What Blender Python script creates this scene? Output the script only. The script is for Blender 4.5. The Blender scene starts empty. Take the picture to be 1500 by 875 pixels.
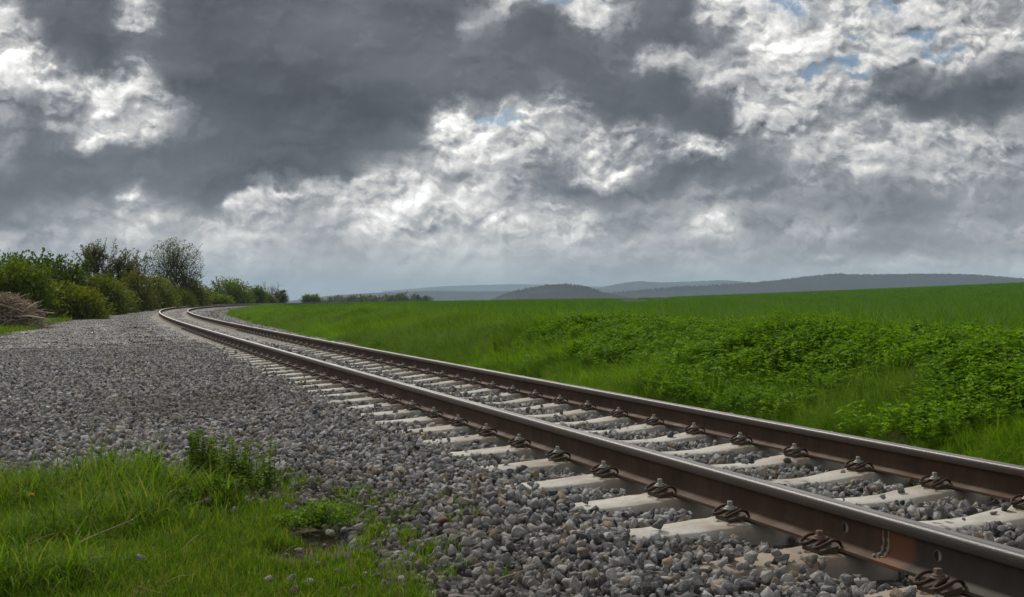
import bpy, bmesh, math, random
import numpy as np
from mathutils import Vector, Matrix
R = math.radians
S = bpy.context.scene
COL = S.collection
rng = np.random.default_rng(7)
random.seed(7)

# ---------------------------------------------------------------- node helper
class G:
    """tiny expression builder on a node tree"""
    def __init__(self, nt): self.nt = nt
    def node(self, kind, **kw):
        n = self.nt.nodes.new(kind)
        for k, v in kw.items():
            setattr(n, k, v)
        return n
    def put(self, sock, v):
        if hasattr(v, 'is_output') or isinstance(v, bpy.types.NodeSocket): self.nt.links.new(v, sock)
        elif v is not None:
            try: sock.default_value = v
            except Exception:
                sock.default_value = (v, v, v) if not hasattr(v, '__len__') else tuple(v) + (1,)
    def m(self, op, a, b=None, c=None, clamp=False):
        n = self.node('ShaderNodeMath', operation=op, use_clamp=clamp)
        for i, v in enumerate((a, b, c)):
            if v is not None: self.put(n.inputs[i], v)
        return n.outputs[0]
    def vm(self, op, a, b=None, scale=None):
        n = self.node('ShaderNodeVectorMath', operation=op)
        self.put(n.inputs[0], a)
        if b is not None: self.put(n.inputs[1], b)
        if scale is not None: self.put(n.inputs['Scale'], scale)
        return n.outputs['Value'] if op in ('DOT_PRODUCT', 'LENGTH', 'DISTANCE') else n.outputs[0]
    def xyz(self, x, y, z):
        n = self.node('ShaderNodeCombineXYZ')
        for i, v in enumerate((x, y, z)): self.put(n.inputs[i], v)
        return n.outputs[0]
    def sep(self, v):
        n = self.node('ShaderNodeSeparateXYZ'); self.put(n.inputs[0], v); return n.outputs
    def noise(self, vec, scale, detail=4, rough=.55, dist=0, lac=2.0, color=False, dim='3D'):
        n = self.node('ShaderNodeTexNoise', noise_dimensions=dim)
        if vec is not None: self.put(n.inputs['Vector'], vec)
        for k, v in (('Scale', scale), ('Detail', detail), ('Roughness', rough), ('Distortion', dist), ('Lacunarity', lac)):
            self.put(n.inputs[k], v)
        return n.outputs['Color' if color else 'Fac']
    def vor(self, vec, scale, feature='F1', detail=0, rough=.5, out='Distance', rnd=1, dim='3D', smooth=.6):
        n = self.node('ShaderNodeTexVoronoi', feature=feature, voronoi_dimensions=dim)
        if feature == 'SMOOTH_F1': self.put(n.inputs['Smoothness'], smooth)
        self.put(n.inputs['Vector'], vec); self.put(n.inputs['Scale'], scale)
        self.put(n.inputs['Randomness'], rnd)
        if 'Detail' in n.inputs: self.put(n.inputs['Detail'], detail); self.put(n.inputs['Roughness'], rough)
        return n.outputs[out]
    def rng(self, v, a, b, c=0., d=1., smooth=False):
        n = self.node('ShaderNodeMapRange', interpolation_type='SMOOTHSTEP' if smooth else 'LINEAR')
        for i, q in enumerate((v, a, b, c, d)): self.put(n.inputs[i], q)
        return n.outputs[0]
    def mix(self, f, a, b, blend='MIX'):
        n = self.node('ShaderNodeMix', data_type='RGBA', blend_type=blend)
        self.put(n.inputs[0], f)
        for i, v in ((6, a), (7, b)):
            if isinstance(v, (tuple, list)): n.inputs[i].default_value = tuple(v[:3]) + (1,)
            elif isinstance(v, (int, float)): n.inputs[i].default_value = (v, v, v, 1)
            else: self.nt.links.new(v, n.inputs[i])
        return n.outputs[2]
    def ramp(self, f, stops, mode='LINEAR'):
        n = self.node('ShaderNodeValToRGB')
        cr = n.color_ramp; cr.interpolation = mode
        e = cr.elements
        e[0].position, e[1].position = stops[0][0], stops[-1][0]
        for p, c in stops[1:-1]: e.new(p)
        for el, (p, c) in zip(sorted(e, key=lambda q: q.position), stops):
            el.color = tuple(c[:3]) + (1,) if hasattr(c, '__len__') else (c, c, c, 1)
        self.put(n.inputs[0], f)
        return n.outputs[0]

def lin(c):
    c = np.asarray(c, float) / 255
    return tuple(np.where(c <= .04045, c / 12.92, ((c + .055) / 1.055) ** 2.4))
# ---------------------------------------------------------------- sky: overcast, broken deck with bright gaps
SKY = """
150 105 100 105 175 110  95  98 105 108 112 110 108 112 125 175 165 225 140 125 112 215 210 205 200 205 175 200 155 165 160
200 110  98 100 190 115  95  98 100 108 112 112 108 112 150 125 110 225 150 125 108 170 215 210 205 205 190 205 185 185 190
215 185 105  95 130 115  98  95  98 105 110 110 108 110 115 110 110 125 125 125 110 125 170 220 210 190 195 185 195 185 170
240 222 130  92 130 115  98  92  92 100 105 110 108 110 110 108 112 115 120 165 175 150 120 228 215 185 200 175 190 150 110
240 228 190 110 160 105  95  90  88  90  95 105 108 112 110 110 115 115 120 130 115 190 190 200 180 195 120 125 130 110 120
150 140 175 255 235 130 105  95  90  85  82  88  90  95 100 125 150 115 110 115 105 130 205 200 190 185 110 105 110 100 110
140 125 165 255 215 150 110 100  95 100  95  88  90 205 160 225 200 170 115 110 108 110 190 190 180 160 175 125 120 115 140
140 115 165 200 190 130 115 105  98  98 100 110 130 205 190 175 215 160 170 150 120 110 150 170 150 165 155 175 200 170 165
150 105 105 115 115 105 105 100  98  98  98 110 120 220 195 185 170 220 185 160 215 200 130 165 150 170 165 180 190 175 170
125 100 100 108 110 102  95  90  88  90  95 160 175 200 190 180 130 165 195 135 115 115 125 125 165 165 150 160 165 160 155
100 100 105 110 160 110  95 110 170 185 185 180 190 190 185 170 140 115 120 125 140 140 135 135 140 140 135 140 140 135 135
120 125 130 140 175 165 115 190 190 160 165 200 205 212 185 195 190 170 140 145 145 145 140 140 135 130 130 130 130 125 130
150 150 155 165 170 160 160 175 160 150 160 192 200 185 160 205 200 185 160 150 150 190 140 150 160 150 135 135 150 150 150
170 165 160 155 160 160 175 180 150 155 155 160 165 165 165 160 165 165 160 155 155 145 145 145 140 140 135 140 140 140 140
155 155 155 155 155 155 155 160 155 155 150 155 155 155 155 155 150 155 150 155 155 160 150 155 160 165 165 160 165 165 170
150 150 150 150 150 150 150 150 150 152 152 152 152 152 150 150 150 150 150 150 150 150 150 150 150 150 150 150 150 150 150
150 150 150 150 150 150 150 150 150 150 150 150 150 150 150 150 150 150 150 150 150 150 150 150 150 150 150 150 150 150 150
150 150 150 150 150 150 150 150 150 150 150 150 150 150 150 150 150 150 150 150 150 150 150 150 150 150 150 150 150 150 150
"""
SKYG = np.array([[float(v) for v in l.split()] for l in SKY.strip().splitlines()]) / 255
F_PX, X0, Y0 = 1699.9, 750., 436.23
SUN_AZ, SUN_EL = R(-22), R(42)

def build_world():
    w = bpy.data.worlds.new('World'); S.world = w; w.use_nodes = True
    nt = w.node_tree; nt.nodes.clear(); g = G(nt)
    tc = g.node('ShaderNodeTexCoord').outputs['Generated']
    d = g.vm('NORMALIZE', tc)
    sx, sy, sz = g.sep(d)
    yy = g.m('MAXIMUM', sy, .12)
    tx = g.m('DIVIDE', sx, yy); tz = g.m('DIVIDE', sz, yy)
    P = g.xyz(tx, tz, 0)
    # flow the layout with turbulence so that cloud edges shred naturally
    w1 = g.vm('SUBTRACT', g.noise(P, 9, 2, .5, color=True, dim='2D'), (.5, .5, .5))
    w2 = g.vm('SUBTRACT', g.noise(g.vm('ADD', P, (3.1, 1.7, 0)), 26, 5.2, .62, 0, color=True, dim='2D'), (.5, .5, .5))
    W = g.vm('ADD', g.vm('SCALE', w1, scale=.022), g.vm('SCALE', w2, scale=.034))
    # calmer towards the horizon
    calm = g.rng(tz, .02, .11, .3, 1)
    W = g.vm('SCALE', W, scale=calm)
    Q = g.vm('ADD', P, W)
    qx, qz, _ = g.sep(Q)
    uu = g.m('MULTIPLY_ADD', qx, F_PX / 1500, .5)                      # 0..1 across the layout
    vv = g.m('MAXIMUM', g.m('MULTIPLY_ADD', qz, -F_PX / 28, Y0 / 28), 0)                    # row number
    V3 = g.xyz(vv, vv, vv)
    M = None
    for k in range(0, 18, 3):
        st = [(i / 30, SKYG[k:k + 3, i]) for i in range(31)]
        col = g.ramp(uu, st, 'EASE')
        wt = g.vm('MAXIMUM', g.vm('SUBTRACT', (1, 1, 1), g.vm('ABSOLUTE', g.vm('SUBTRACT', V3, (k, k + 1, k + 2)))), (0, 0, 0))
        t = g.vm('DOT_PRODUCT', col, wt)
        M = t if M is None else g.m('ADD', M, t)
    # the rest of the dome, out of view: broken cloud brightened to light the ground
    D2 = g.vm('ADD', g.vm('MULTIPLY', d, (1, 1, 1.6)), g.vm('SCALE', w1, scale=.25))
    gen = g.m('MULTIPLY_ADD', g.noise(D2, 2.6, 4, .58, 0), 2.2, -.55)
    gen = g.m('ADD', g.m('MINIMUM', g.m('MAXIMUM', gen, .36), .9), .16)
    inx = g.rng(g.m('ABSOLUTE', tx), .445, .56, 1, 0, True)
    inz = g.rng(tz, .262, .33, 1, 0, True)
    front = g.m('MULTIPLY', g.m('MULTIPLY', inx, inz), g.rng(sy, .3, .5))
    M = g.m('ADD', g.m('MULTIPLY', M, front), g.m('MULTIPLY', gen, g.m('SUBTRACT', 1, front)))
    # steeper step between the dark deck and the lit cloud behind it
    sM = g.rng(M, .44, .66, 0, 1, True)
    M = g.m('ADD', g.m('MULTIPLY', M, .72), g.m('MULTIPLY', g.m('MULTIPLY_ADD', sM, .375, .355), .28))
    # cumulus relief: difference of a billowy density towards the light
    Ps = g.vm('MULTIPLY', g.vm('ADD', P, g.vm('SCALE', w2, scale=.016)), (1, 1.45, 1))
    Ps = g.vm('ADD', Ps, g.vm('SCALE', w1, scale=.02))
    def dens(p):
        a = g.noise(p, 15, 6, .58, 0, dim='2D')
        b = g.m('ABSOLUTE', g.m('SUBTRACT', g.noise(p, 21, 3, .5, 0, dim='2D'), .5))
        c = g.m('ABSOLUTE', g.m('SUBTRACT', g.noise(p, 58, 2.5, .5, 0, dim='2D'), .5))
        return g.m('ADD', g.m('MULTIPLY_ADD', a, .75, -.095), g.m('ADD', g.m('MULTIPLY', b, .50), g.m('MULTIPLY', c, .22)))
    n0 = dens(Ps); n1 = dens(g.vm('ADD', Ps, (-.0036, .0080, 0)))
    rel = g.m('SUBTRACT', n0, n1)
    amp = g.m('MULTIPLY', g.rng(M, .42, .74, .10, 1.4, True), g.rng(tz, .02, .10, .22, 1))
    crisp = g.rng(g.m('ADD', n0, g.m('MULTIPLY', g.m('SUBTRACT', M, .62), .25)), .30, .375, -.5, .5, True)
    crisp = g.m('MULTIPLY', crisp, g.rng(M, .40, .66, .02, .11))
    crisp = g.m('MULTIPLY', crisp, g.rng(tz, .02, .11, .15, 1))
    T = g.m('ADD', g.m('ADD', M, g.m('MULTIPLY', rel, amp)), crisp)
    st = g.m('SUBTRACT', g.noise(g.vm('MULTIPLY', P, (1, 3.0, 1)), 5, 5, .52, .4, dim='2D'), .5)
    T = g.m('ADD', T, g.m('MULTIPLY', st, g.rng(tz, .02, .12, .34, .2)))
    # single cumulus heads with lit tops and flat grey bases
    wx, wz, _ = g.sep(g.vm('SCALE', w2, scale=.020))
    cxp = g.m('MULTIPLY', g.m('ADD', tx, wx), F_PX); czp = g.m('MULTIPLY', g.m('ADD', tz, wz), F_PX)
    for (cx, cy, rx, ry, top, base, op) in ((618, 326, 96, 40, .90, .63, .85), (745, 335, 60, 30, .88, .60, .75), (828, 340, 64, 28, .84, .58, .8), (1048, 334, 27, 16, .80, .54, .8),
                                            (385, 300, 52, 24, .88, .66, .7), (200, 312, 46, 28, .84, .62, .6), (672, 222, 50, 58, .96, .66, .8), (1140, 92, 48, 34, .95, .66, .75),
                                            (1030, 228, 44, 24, .92, .58, .8), (875, 262, 52, 28, .90, .52, .55), (1215, 385, 60, 14, .66, .56, .5), (1390, 386, 70, 12, .66, .57, .5),
                                            (900, 372, 60, 22, .62, .57, .5), (1380, 235, 95, 40, .72, .58, .5), (1190, 245, 60, 30, .72, .58, .5), (330, 372, 30, 12, .72, .60, .6), (1350, 130, 62, 34, .50, .40, .55), (1470, 120, 55, 48, .50, .38, .5)):
        dx = g.m('MULTIPLY_ADD', cxp, 1 / rx, -(cx - X0) / rx)
        dy = g.m('MULTIPLY_ADD', czp, 1 / ry, -(Y0 - cy) / ry)                 # + is up
        dyb = g.m('MULTIPLY', dy, g.rng(dy, -.1, .1, 1.7, 1))
        d = g.m('SUBTRACT', 1, g.m('SQRT', g.m('ADD', g.m('MULTIPLY', dx, dx), g.m('MULTIPLY', dyb, dyb))))
        d = g.m('ADD', d, g.m('MULTIPLY', g.m('SUBTRACT', n0, .33), 1.6))
        mk = g.m('MULTIPLY', g.rng(d, -.05, .42, 0, op, True), 1)
        sh = g.m('ADD', g.m('ADD', g.rng(dy, -.75, .75, base, top, True), g.m('MULTIPLY', rel, 1.8 * (top - base) / .3)), g.m('MULTIPLY', g.m('SUBTRACT', n0, .33), .5 * (top - base) / .3))
        T = g.m('ADD', g.m('MULTIPLY', T, g.m('SUBTRACT', 1, mk)), g.m('MULTIPLY', sh, mk))
    T = g.m('MINIMUM', g.m('MAXIMUM', T, .30), 1.12)
    T = g.m('ADD', g.m('MULTIPLY', T, .965), g.rng(tz, .0, .13, .065, 0))
    L = g.m('POWER', T, 2.25)
    # tint: darks blue-grey, lights slightly warm
    tint = g.ramp(T, [(0, (.90, .985, 1.12)), (.35, (.90, .98, 1.11)), (.6, (.96, .99, 1.04)), (.8, (1.01, 1, .97)), (1, (1.0, 1, .98))])
    low = g.rng(tz, .0, .05, 1, 0)
    tint = g.mix(low, tint, (.90, 1.0, 1.06))
    cl = g.vm('SCALE', tint, scale=g.m('MULTIPLY', L, 10.0))
    # blue holes
    skyt = g.node('ShaderNodeTexSky', sky_type='NISHITA', sun_disc=False)
    skyt.sun_elevation = SUN_EL; skyt.sun_rotation = SUN_AZ; skyt.altitude = 200; skyt.ozone_density = 3
    hole = None
    for (cx, cy, rx, ry) in ((1235, 92, 26, 8), (1210, 104, 30, 5), (1348, 52, 20, 10), (1243, 49, 18, 6), (1295, 8, 12, 10), (810, 2, 16, 6), (728, 173, 22, 9), (1150, 8, 30, 9),
                             (1270, 115, 24, 4), (1380, 78, 25, 6)):
        ax = g.m('MULTIPLY', g.m('SUBTRACT', qx, (cx - X0) / F_PX), F_PX / rx)
        az = g.m('MULTIPLY', g.m('SUBTRACT', qz, (Y0 - cy) / F_PX), F_PX / ry)
        r2 = g.m('ADD', g.m('MULTIPLY', ax, ax), g.m('MULTIPLY', az, az))
        h = g.rng(r2, .2, 3.2, 1, 0, True)
        hole = h if hole is None else g.m('MAXIMUM', hole, h)
    hole = g.m('MULTIPLY', hole, g.rng(g.noise(P, 60, 3, .6, 0, dim='2D'), .36, .6, 0.1, .85))
    blue = g.vm('MULTIPLY', skyt.outputs[0], (.42, .48, .50))
    colr = g.mix(hole, cl, blue)
    bg = g.node('ShaderNodeBackground'); nt.links.new(colr, bg.inputs[0]); bg.inputs[1].default_value = .1
    out = g.node('ShaderNodeOutputWorld'); nt.links.new(bg.outputs[0], out.inputs[0])
    w.cycles.sampling_method = 'MANUAL'; w.cycles.sample_map_resolution = 512
build_world()
sl = bpy.data.lights.new('sun', 'SUN'); sl.energy = 2.9; sl.angle = R(10); sl.color = (1, .95, .87)
so = bpy.data.objects.new('sun', sl); COL.objects.link(so)
sd = Vector((math.sin(SUN_AZ) * math.cos(SUN_EL), math.cos(SUN_AZ) * math.cos(SUN_EL), math.sin(SUN_EL)))
so.rotation_euler = sd.to_track_quat('Z', 'Y').to_euler()

cam = bpy.data.cameras.new('camera'); co = bpy.data.objects.new('camera', cam); COL.objects.link(co); S.camera = co
CAM_H = .7203
co.location = (0, 0, CAM_H); co.rotation_euler = (R(90) - (437.5 - Y0) / F_PX, 0, 0)
cam.sensor_width = 36; cam.lens = 36 * F_PX / 1500; cam.clip_start = .05; cam.clip_end = 30000
S.view_settings.view_transform = 'Standard'; S.view_settings.look = 'None'
S.view_settings.exposure = .18; S.view_settings.gamma = 1; S.view_settings.use_curve_mapping = False
# ---------------------------------------------------------------- mesh helpers
def new_mesh(name, verts, faces, mats=(), midx=None, smooth=False, attrs=None):
    """verts (n,3), faces: list of lists or (m,k) array"""
    me = bpy.data.meshes.new(name)
    verts = np.asarray(verts, np.float32)
    if isinstance(faces, np.ndarray):
        m, k = faces.shape
        me.vertices.add(len(verts)); me.vertices.foreach_set('co', verts.ravel())
        me.loops.add(m * k); me.loops.foreach_set('vertex_index', faces.ravel().astype(np.int32))
        me.polygons.add(m)
        me.polygons.foreach_set('loop_start', np.arange(0, m * k, k, dtype=np.int32))
        me.update(calc_edges=True)
    else:
        me.from_pydata(verts.tolist(), [], [list(map(int, f)) for f in faces]); me.update()
    for m_ in mats: me.materials.append(m_)
    if midx is not None: me.polygons.foreach_set('material_index', np.asarray(midx, np.int32))
    if smooth: me.polygons.foreach_set('use_smooth', np.ones(len(me.polygons), bool))
    for k_, (dom, arr) in (attrs or {}).items():
        arr = np.asarray(arr, np.float32)
        a = me.attributes.new(k_, 'FLOAT' if arr.ndim == 1 else 'FLOAT_VECTOR', dom)
        a.data.foreach_set('value' if arr.ndim == 1 else 'vector', arr.ravel())
    me.update()
    return me

def tag(o, label=None, cat=None, group=None, kind=None):
    if label: o['label'] = label
    if cat: o['category'] = cat
    if group: o['group'] = group
    if kind: o['kind'] = kind
    return o
def link(name, data, parent=None, loc=None, rz=None):
    o = bpy.data.objects.new(name, data); COL.objects.link(o)
    if parent is not None: o.parent = parent
    if loc is not None: o.location = loc
    if rz is not None: o.rotation_euler = (0, 0, rz)
    return o

class MB:
    """collects triangles/quads"""
    def __init__(self): self.v = []; self.f = []; self.n = 0; self.a = []
    def add(self, v, f, a=None):
        v = np.asarray(v, float)
        self.v.append(v); self.f += [[i + self.n for i in q] for q in f]; self.n += len(v)
        self.a.append(np.full(len(v), 0. if a is None else a))
    def tube(self, pts, rad, k=6, cap=True, a=None):
        pts = np.asarray(pts, float); n = len(pts)
        rad = np.broadcast_to(np.asarray(rad, float), (n,))
        tan = np.gradient(pts, axis=0); tan /= np.linalg.norm(tan, axis=1)[:, None] + 1e-12
        up = np.array([0, 0, 1.]) if abs(tan[0][2]) < .9 else np.array([1., 0, 0])
        vs = []
        u = np.cross(tan[0], up); u /= np.linalg.norm(u)
        for i in range(n):
            u = u - tan[i] * (u @ tan[i]); u /= np.linalg.norm(u) + 1e-12
            w = np.cross(tan[i], u)
            for j in range(k):
                an = 2 * math.pi * j / k
                vs.append(pts[i] + rad[i] * (math.cos(an) * u + math.sin(an) * w))
        fs = [[i * k + j, i * k + (j + 1) % k, (i + 1) * k + (j + 1) % k, (i + 1) * k + j] for i in range(n - 1) for j in range(k)]
        if cap: fs += [list(range(k))[::-1], [(n - 1) * k + j for j in range(k)]]
        self.add(vs, fs, a)
    def box(self, c, s, a=None):
        c = np.array(c, float); s = np.array(s, float) / 2
        v = [c + s * np.array(q) for q in ((-1, -1, -1), (1, -1, -1), (1, 1, -1), (-1, 1, -1), (-1, -1, 1), (1, -1, 1), (1, 1, 1), (-1, 1, 1))]
        self.add(v, [[0, 3, 2, 1], [4, 5, 6, 7], [0, 1, 5, 4], [1, 2, 6, 5], [2, 3, 7, 6], [3, 0, 4, 7]], a)
    def mesh(self, name, mats=(), smooth=False):
        v = np.concatenate(self.v)
        return new_mesh(name, v, self.f, mats, smooth=smooth, attrs={'var': ('POINT', np.concatenate(self.a))})

def sstep(x): x = np.clip(x, 0, 1); return x * x * (3 - 2 * x)
_ph = rng.uniform(0, 6.28, (6, 5)); _fr = rng.normal(0, 1, (6, 5, 2))
def wob(x, y, sc, k=0):
    """cheap smooth noise, about -1..1"""
    r = 0
    for j in range(5): r = r + np.sin((x * _fr[k, j, 0] + y * _fr[k, j, 1]) / sc + _ph[k, j])
    return r / 2.6

# ---------------------------------------------------------------- track alignment
DS = .1
_s = np.arange(-6, 330, DS)
_kap = np.where(_s < 0, -.000412, np.minimum(-.000412 + 4.03e-5 * _s, .0052))
_th0 = .34807
_th = _th0 - np.cumsum(_kap) * DS; _th += _th0 - np.interp(0, _s, _th)
_X = np.cumsum(-np.sin(_th)) * DS; _Y = np.cumsum(np.cos(_th)) * DS
_X += 2.4853 * math.cos(_th0) - np.interp(0, _s, _X); _Y += 2.4853 * math.sin(_th0) - np.interp(0, _s, _Y)
CANT = -.04882 / 1.502
GAUGE = 1.502
def track(s, t=0.):
    th = np.interp(s, _s, _th)
    return np.interp(s, _s, _X) + t * np.cos(th), np.interp(s, _s, _Y) + t * np.sin(th), th
_dec = slice(None, None, 8)
_PX, _PY, _PT, _PS = _X[_dec], _Y[_dec], _th[_dec], _s[_dec]
def to_st(X, Y):
    X = np.asarray(X, float).ravel(); Y = np.asarray(Y, float).ravel()
    s = np.empty_like(X); t = np.empty_like(X)
    for a in range(0, len(X), 20000):
        x = X[a:a + 20000, None]; y = Y[a:a + 20000, None]
        i = np.argmin((x - _PX) ** 2 + (y - _PY) ** 2, axis=1)
        dx = x[:, 0] - _PX[i]; dy = y[:, 0] - _PY[i]
        al = -dx * np.sin(_PT[i]) + dy * np.cos(_PT[i])
        s[a:a + 20000] = _PS[i] + al
        t[a:a + 20000] = dx * np.cos(_PT[i]) + dy * np.sin(_PT[i])
    return s, t
PROF_T = [-400, -60, -9, -6, -4.6, -3.0, -1.6, -.9, -.6, -.3, 0, .75, 1.5, 2.1, 2.5, 2.85, 3.2]
PROF_Z = [-.6, -.45, -.40, -.36, -.33, -.300, -.275, -.216, -.204, -.214, -.247, -.268, -.280, -.282, -.292, -.37, -.43]
def sp(x, w): return w * np.logaddexp(0, x / w)
def field(X, Y):
    D = np.hypot(X, Y)
    z = .02 + .043 * sp(X - 20, 10.) + Y * .0009 / (1 + np.exp(-(X + 10) / 15)) - .40 * sstep(Y / 75) / (1 + np.exp((X + 15) / 8))
    z = z + .03 * wob(X, Y, 7, 0) * np.clip(D / 30, 0, 1)
    return z
def height(X, Y, st=None):
    X = np.asarray(X, float); sh = X.shape; X = X.ravel(); Y = np.asarray(Y, float).ravel()
    s, t = st if st is not None else to_st(X, Y)
    z = np.interp(t, PROF_T, PROF_Z)
    foot = 3.15 + .22 * wob(s, s * 0, 4, 1) + .9 * sstep((s - 22) / 25)
    b = sstep((t - foot) / 2.7)
    zf = field(X, Y)
    z = np.where(t > 2.6, z * (1 - b) + zf * b, z)
    z = z + np.where((t > foot) & (t < foot + 4), (.09 * wob(X, Y, .75, 2) + .05 * wob(X, Y, .3, 1)) * sstep((t - foot) / 1.) * (1 - sstep((t - foot - 2.6) / 1.4)), 0)
    z = z + np.where(t < -3.2, .04 * wob(X, Y, 1.2, 3) * np.clip((-3.2 - t) / 2, 0, 1), 0)
    D = np.hypot(X, Y)
    z = z - 26 * sstep((D - 225) / 1100)
    return z.reshape(sh)
def at(px, py, z=None):
    """the place on the ground that lies in this direction from the view point"""
    zz = -.3 if z is None else z
    for _ in range(12):
        Y = (CAM_H - zz) * F_PX / (py - Y0); X = (px - X0) / F_PX * Y
        if z is not None: break
        zz = .5 * zz + .5 * float(height(np.array([X]), np.array([Y]))[0])
    return X, Y, zz

# ---------------------------------------------------------------- scattering: one object, its copies made by geometry nodes
def scatter(name, pts, rot, scl, idx, variants, tint, label, cat, kind='stuff', extra=None):
    n = len(pts)
    me = new_mesh(name, pts, [], attrs={'rot': ('POINT', rot), 'scl': ('POINT', scl), 'tint': ('POINT', tint), 'idx': ('POINT', idx), **{k: ('POINT', v) for k, v in (extra or {}).items()}})
    o = link(name, me)
    ng = bpy.data.node_groups.new(name, 'GeometryNodeTree')
    ng.interface.new_socket('Geometry', in_out='INPUT', socket_type='NodeSocketGeometry')
    ng.interface.new_socket('Geometry', in_out='OUTPUT', socket_type='NodeSocketGeometry')
    N = ng.nodes.new; L = ng.links.new
    gi, go = N('NodeGroupInput'), N('NodeGroupOutput')
    jn = N('GeometryNodeJoinGeometry')
    for v in variants:
        oi = N('GeometryNodeObjectInfo'); oi.inputs['Object'].default_value = v; oi.inputs['As Instance'].default_value = False
        g2 = N('GeometryNodeGeometryToInstance'); L(oi.outputs['Geometry'], g2.inputs[0]); L(g2.outputs[0], jn.inputs[0])
    ip = N('GeometryNodeInstanceOnPoints')
    L(gi.outputs[0], ip.inputs['Points']); L(jn.outputs[0], ip.inputs['Instance']); ip.inputs['Pick Instance'].default_value = True
    def na(nm, ty):
        q = N('GeometryNodeInputNamedAttribute'); q.data_type = ty; q.inputs[0].default_value = nm; return q.outputs[0]
    f2i = N('FunctionNodeFloatToInt'); L(na('idx', 'FLOAT'), f2i.inputs[0]); L(f2i.outputs[0], ip.inputs['Instance Index'])
    e2r = N('FunctionNodeEulerToRotation'); L(na('rot', 'FLOAT_VECTOR'), e2r.inputs[0]); L(e2r.outputs[0], ip.inputs['Rotation'])
    L(na('scl', 'FLOAT_VECTOR'), ip.inputs['Scale'])
    L(ip.outputs[0], go.inputs[0])
    o.modifiers.new('copies', 'NODES').node_group = ng
    for v in variants:
        for m in v.data.materials:
            if m.name not in me.materials: me.materials.append(m)
    return tag(o, label, cat, kind=kind)
def proto(name, me): return bpy.data.objects.new(name, me)      # not linked into the scene

# ---------------------------------------------------------------- materials
def material(name):
    m = bpy.data.materials.new(name); m.use_nodes = True
    nt = m.node_tree; nt.nodes.clear(); g = G(nt)
    out = g.node('ShaderNodeOutputMaterial')
    return m, g, out
def attr(g, name, inst=False, out='Fac'):
    n = g.node('ShaderNodeAttribute', attribute_name=name, attribute_type='INSTANCER' if inst else 'GEOMETRY')
    return n.outputs[out]
def principled(g, out, col, rough=.8, spec=.3, metal=0, bump=None, bstr=.3, bdist=.01):
    p = g.node('ShaderNodeBsdfPrincipled')
    if isinstance(col, (tuple, list)): p.inputs['Base Color'].default_value = tuple(col[:3]) + (1,)
    else: g.nt.links.new(col, p.inputs['Base Color'])
    g.put(p.inputs['Roughness'], rough); g.put(p.inputs['Specular IOR Level'], spec); g.put(p.inputs['Metallic'], metal)
    if bump is not None:
        b = g.node('ShaderNodeBump'); g.put(b.inputs['Strength'], bstr); g.put(b.inputs['Distance'], bdist); g.nt.links.new(bump, b.inputs['Height'])
        g.nt.links.new(b.outputs[0], p.inputs['Normal'])
    g.nt.links.new(p.outputs[0], out.inputs[0]); return p
def leaf_mat(name, cols, transl=.35, rough=.55, inst=True, patch=None, patch_sc=1.0, spec=.04):
    """cols: list of colours picked by per-leaf and per-copy random values"""
    cols = [(a * 1.04, b * 1.05, c * .64) if b > a else (a, b, c) for a, b, c in cols]
    m, g, out = material(name)
    r = attr(g, 'var')
    if inst:
        r = g.m('FRACT', g.m('ADD', g.m('MULTIPLY', r, .6), g.m('MULTIPLY', g.node('ShaderNodeObjectInfo').outputs['Random'], .6)))
    k = len(cols)
    c = g.ramp(r, [((i + .5) / k, cols[i]) for i in range(k)])
    if patch is not None:
        pos = g.node('ShaderNodeNewGeometry').outputs['Position']
        f = g.rng(g.noise(pos, patch_sc, 3, .6), .42, .62, 0, 1, True)
        c = g.mix(f, c, patch, 'MIX') if isinstance(patch, tuple) else c
    p = g.node('ShaderNodeBsdfPrincipled'); g.nt.links.new(c, p.inputs['Base Color'])
    p.inputs['Roughness'].default_value = rough + .1; p.inputs['Specular IOR Level'].default_value = spec
    t = g.node('ShaderNodeBsdfTranslucent')
    g.nt.links.new(g.vm('MULTIPLY', c, (1.3, 1.35, .5)), t.inputs[0])
    mx = g.node('ShaderNodeMixShader'); mx.inputs[0].default_value = transl
    g.nt.links.new(p.outputs[0], mx.inputs[1]); g.nt.links.new(t.outputs[0], mx.inputs[2]); g.nt.links.new(mx.outputs[0], out.inputs[0])
    return m
# ---------------------------------------------------------------- ground sheet (out to the horizon)
def ground_mat():
    m, g, out = material('ground')
    pos = g.node('ShaderNodeNewGeometry').outputs['Position']
    n1 = g.noise(pos, 9, 5, .6); n2 = g.noise(pos, .35, 4, .6); n3 = g.noise(pos, 60, 3, .6)
    soil = g.mix(n3, (.045, .035, .022), (.12, .10, .07))
    green = g.mix(n2, (.030, .075, .012), (.050, .115, .016))
    green = g.mix(g.m('MULTIPLY', n1, .5), green, (.035, .07, .012))
    far = attr(g, 'crop')
    fg = g.mix(g.noise(g.vm('MULTIPLY', pos, (.5, 1.2, 1)), 1.3, 6, .7), (.022, .070, .008), (.045, .125, .012))
    c = g.mix(attr(g, 'green'), soil, green)
    c = g.mix(far, c, fg)
    principled(g, out, c, 1, .1, bump=g.noise(pos, 3.5, 6, .7), bstr=.7, bdist=.12)
    return m
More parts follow.
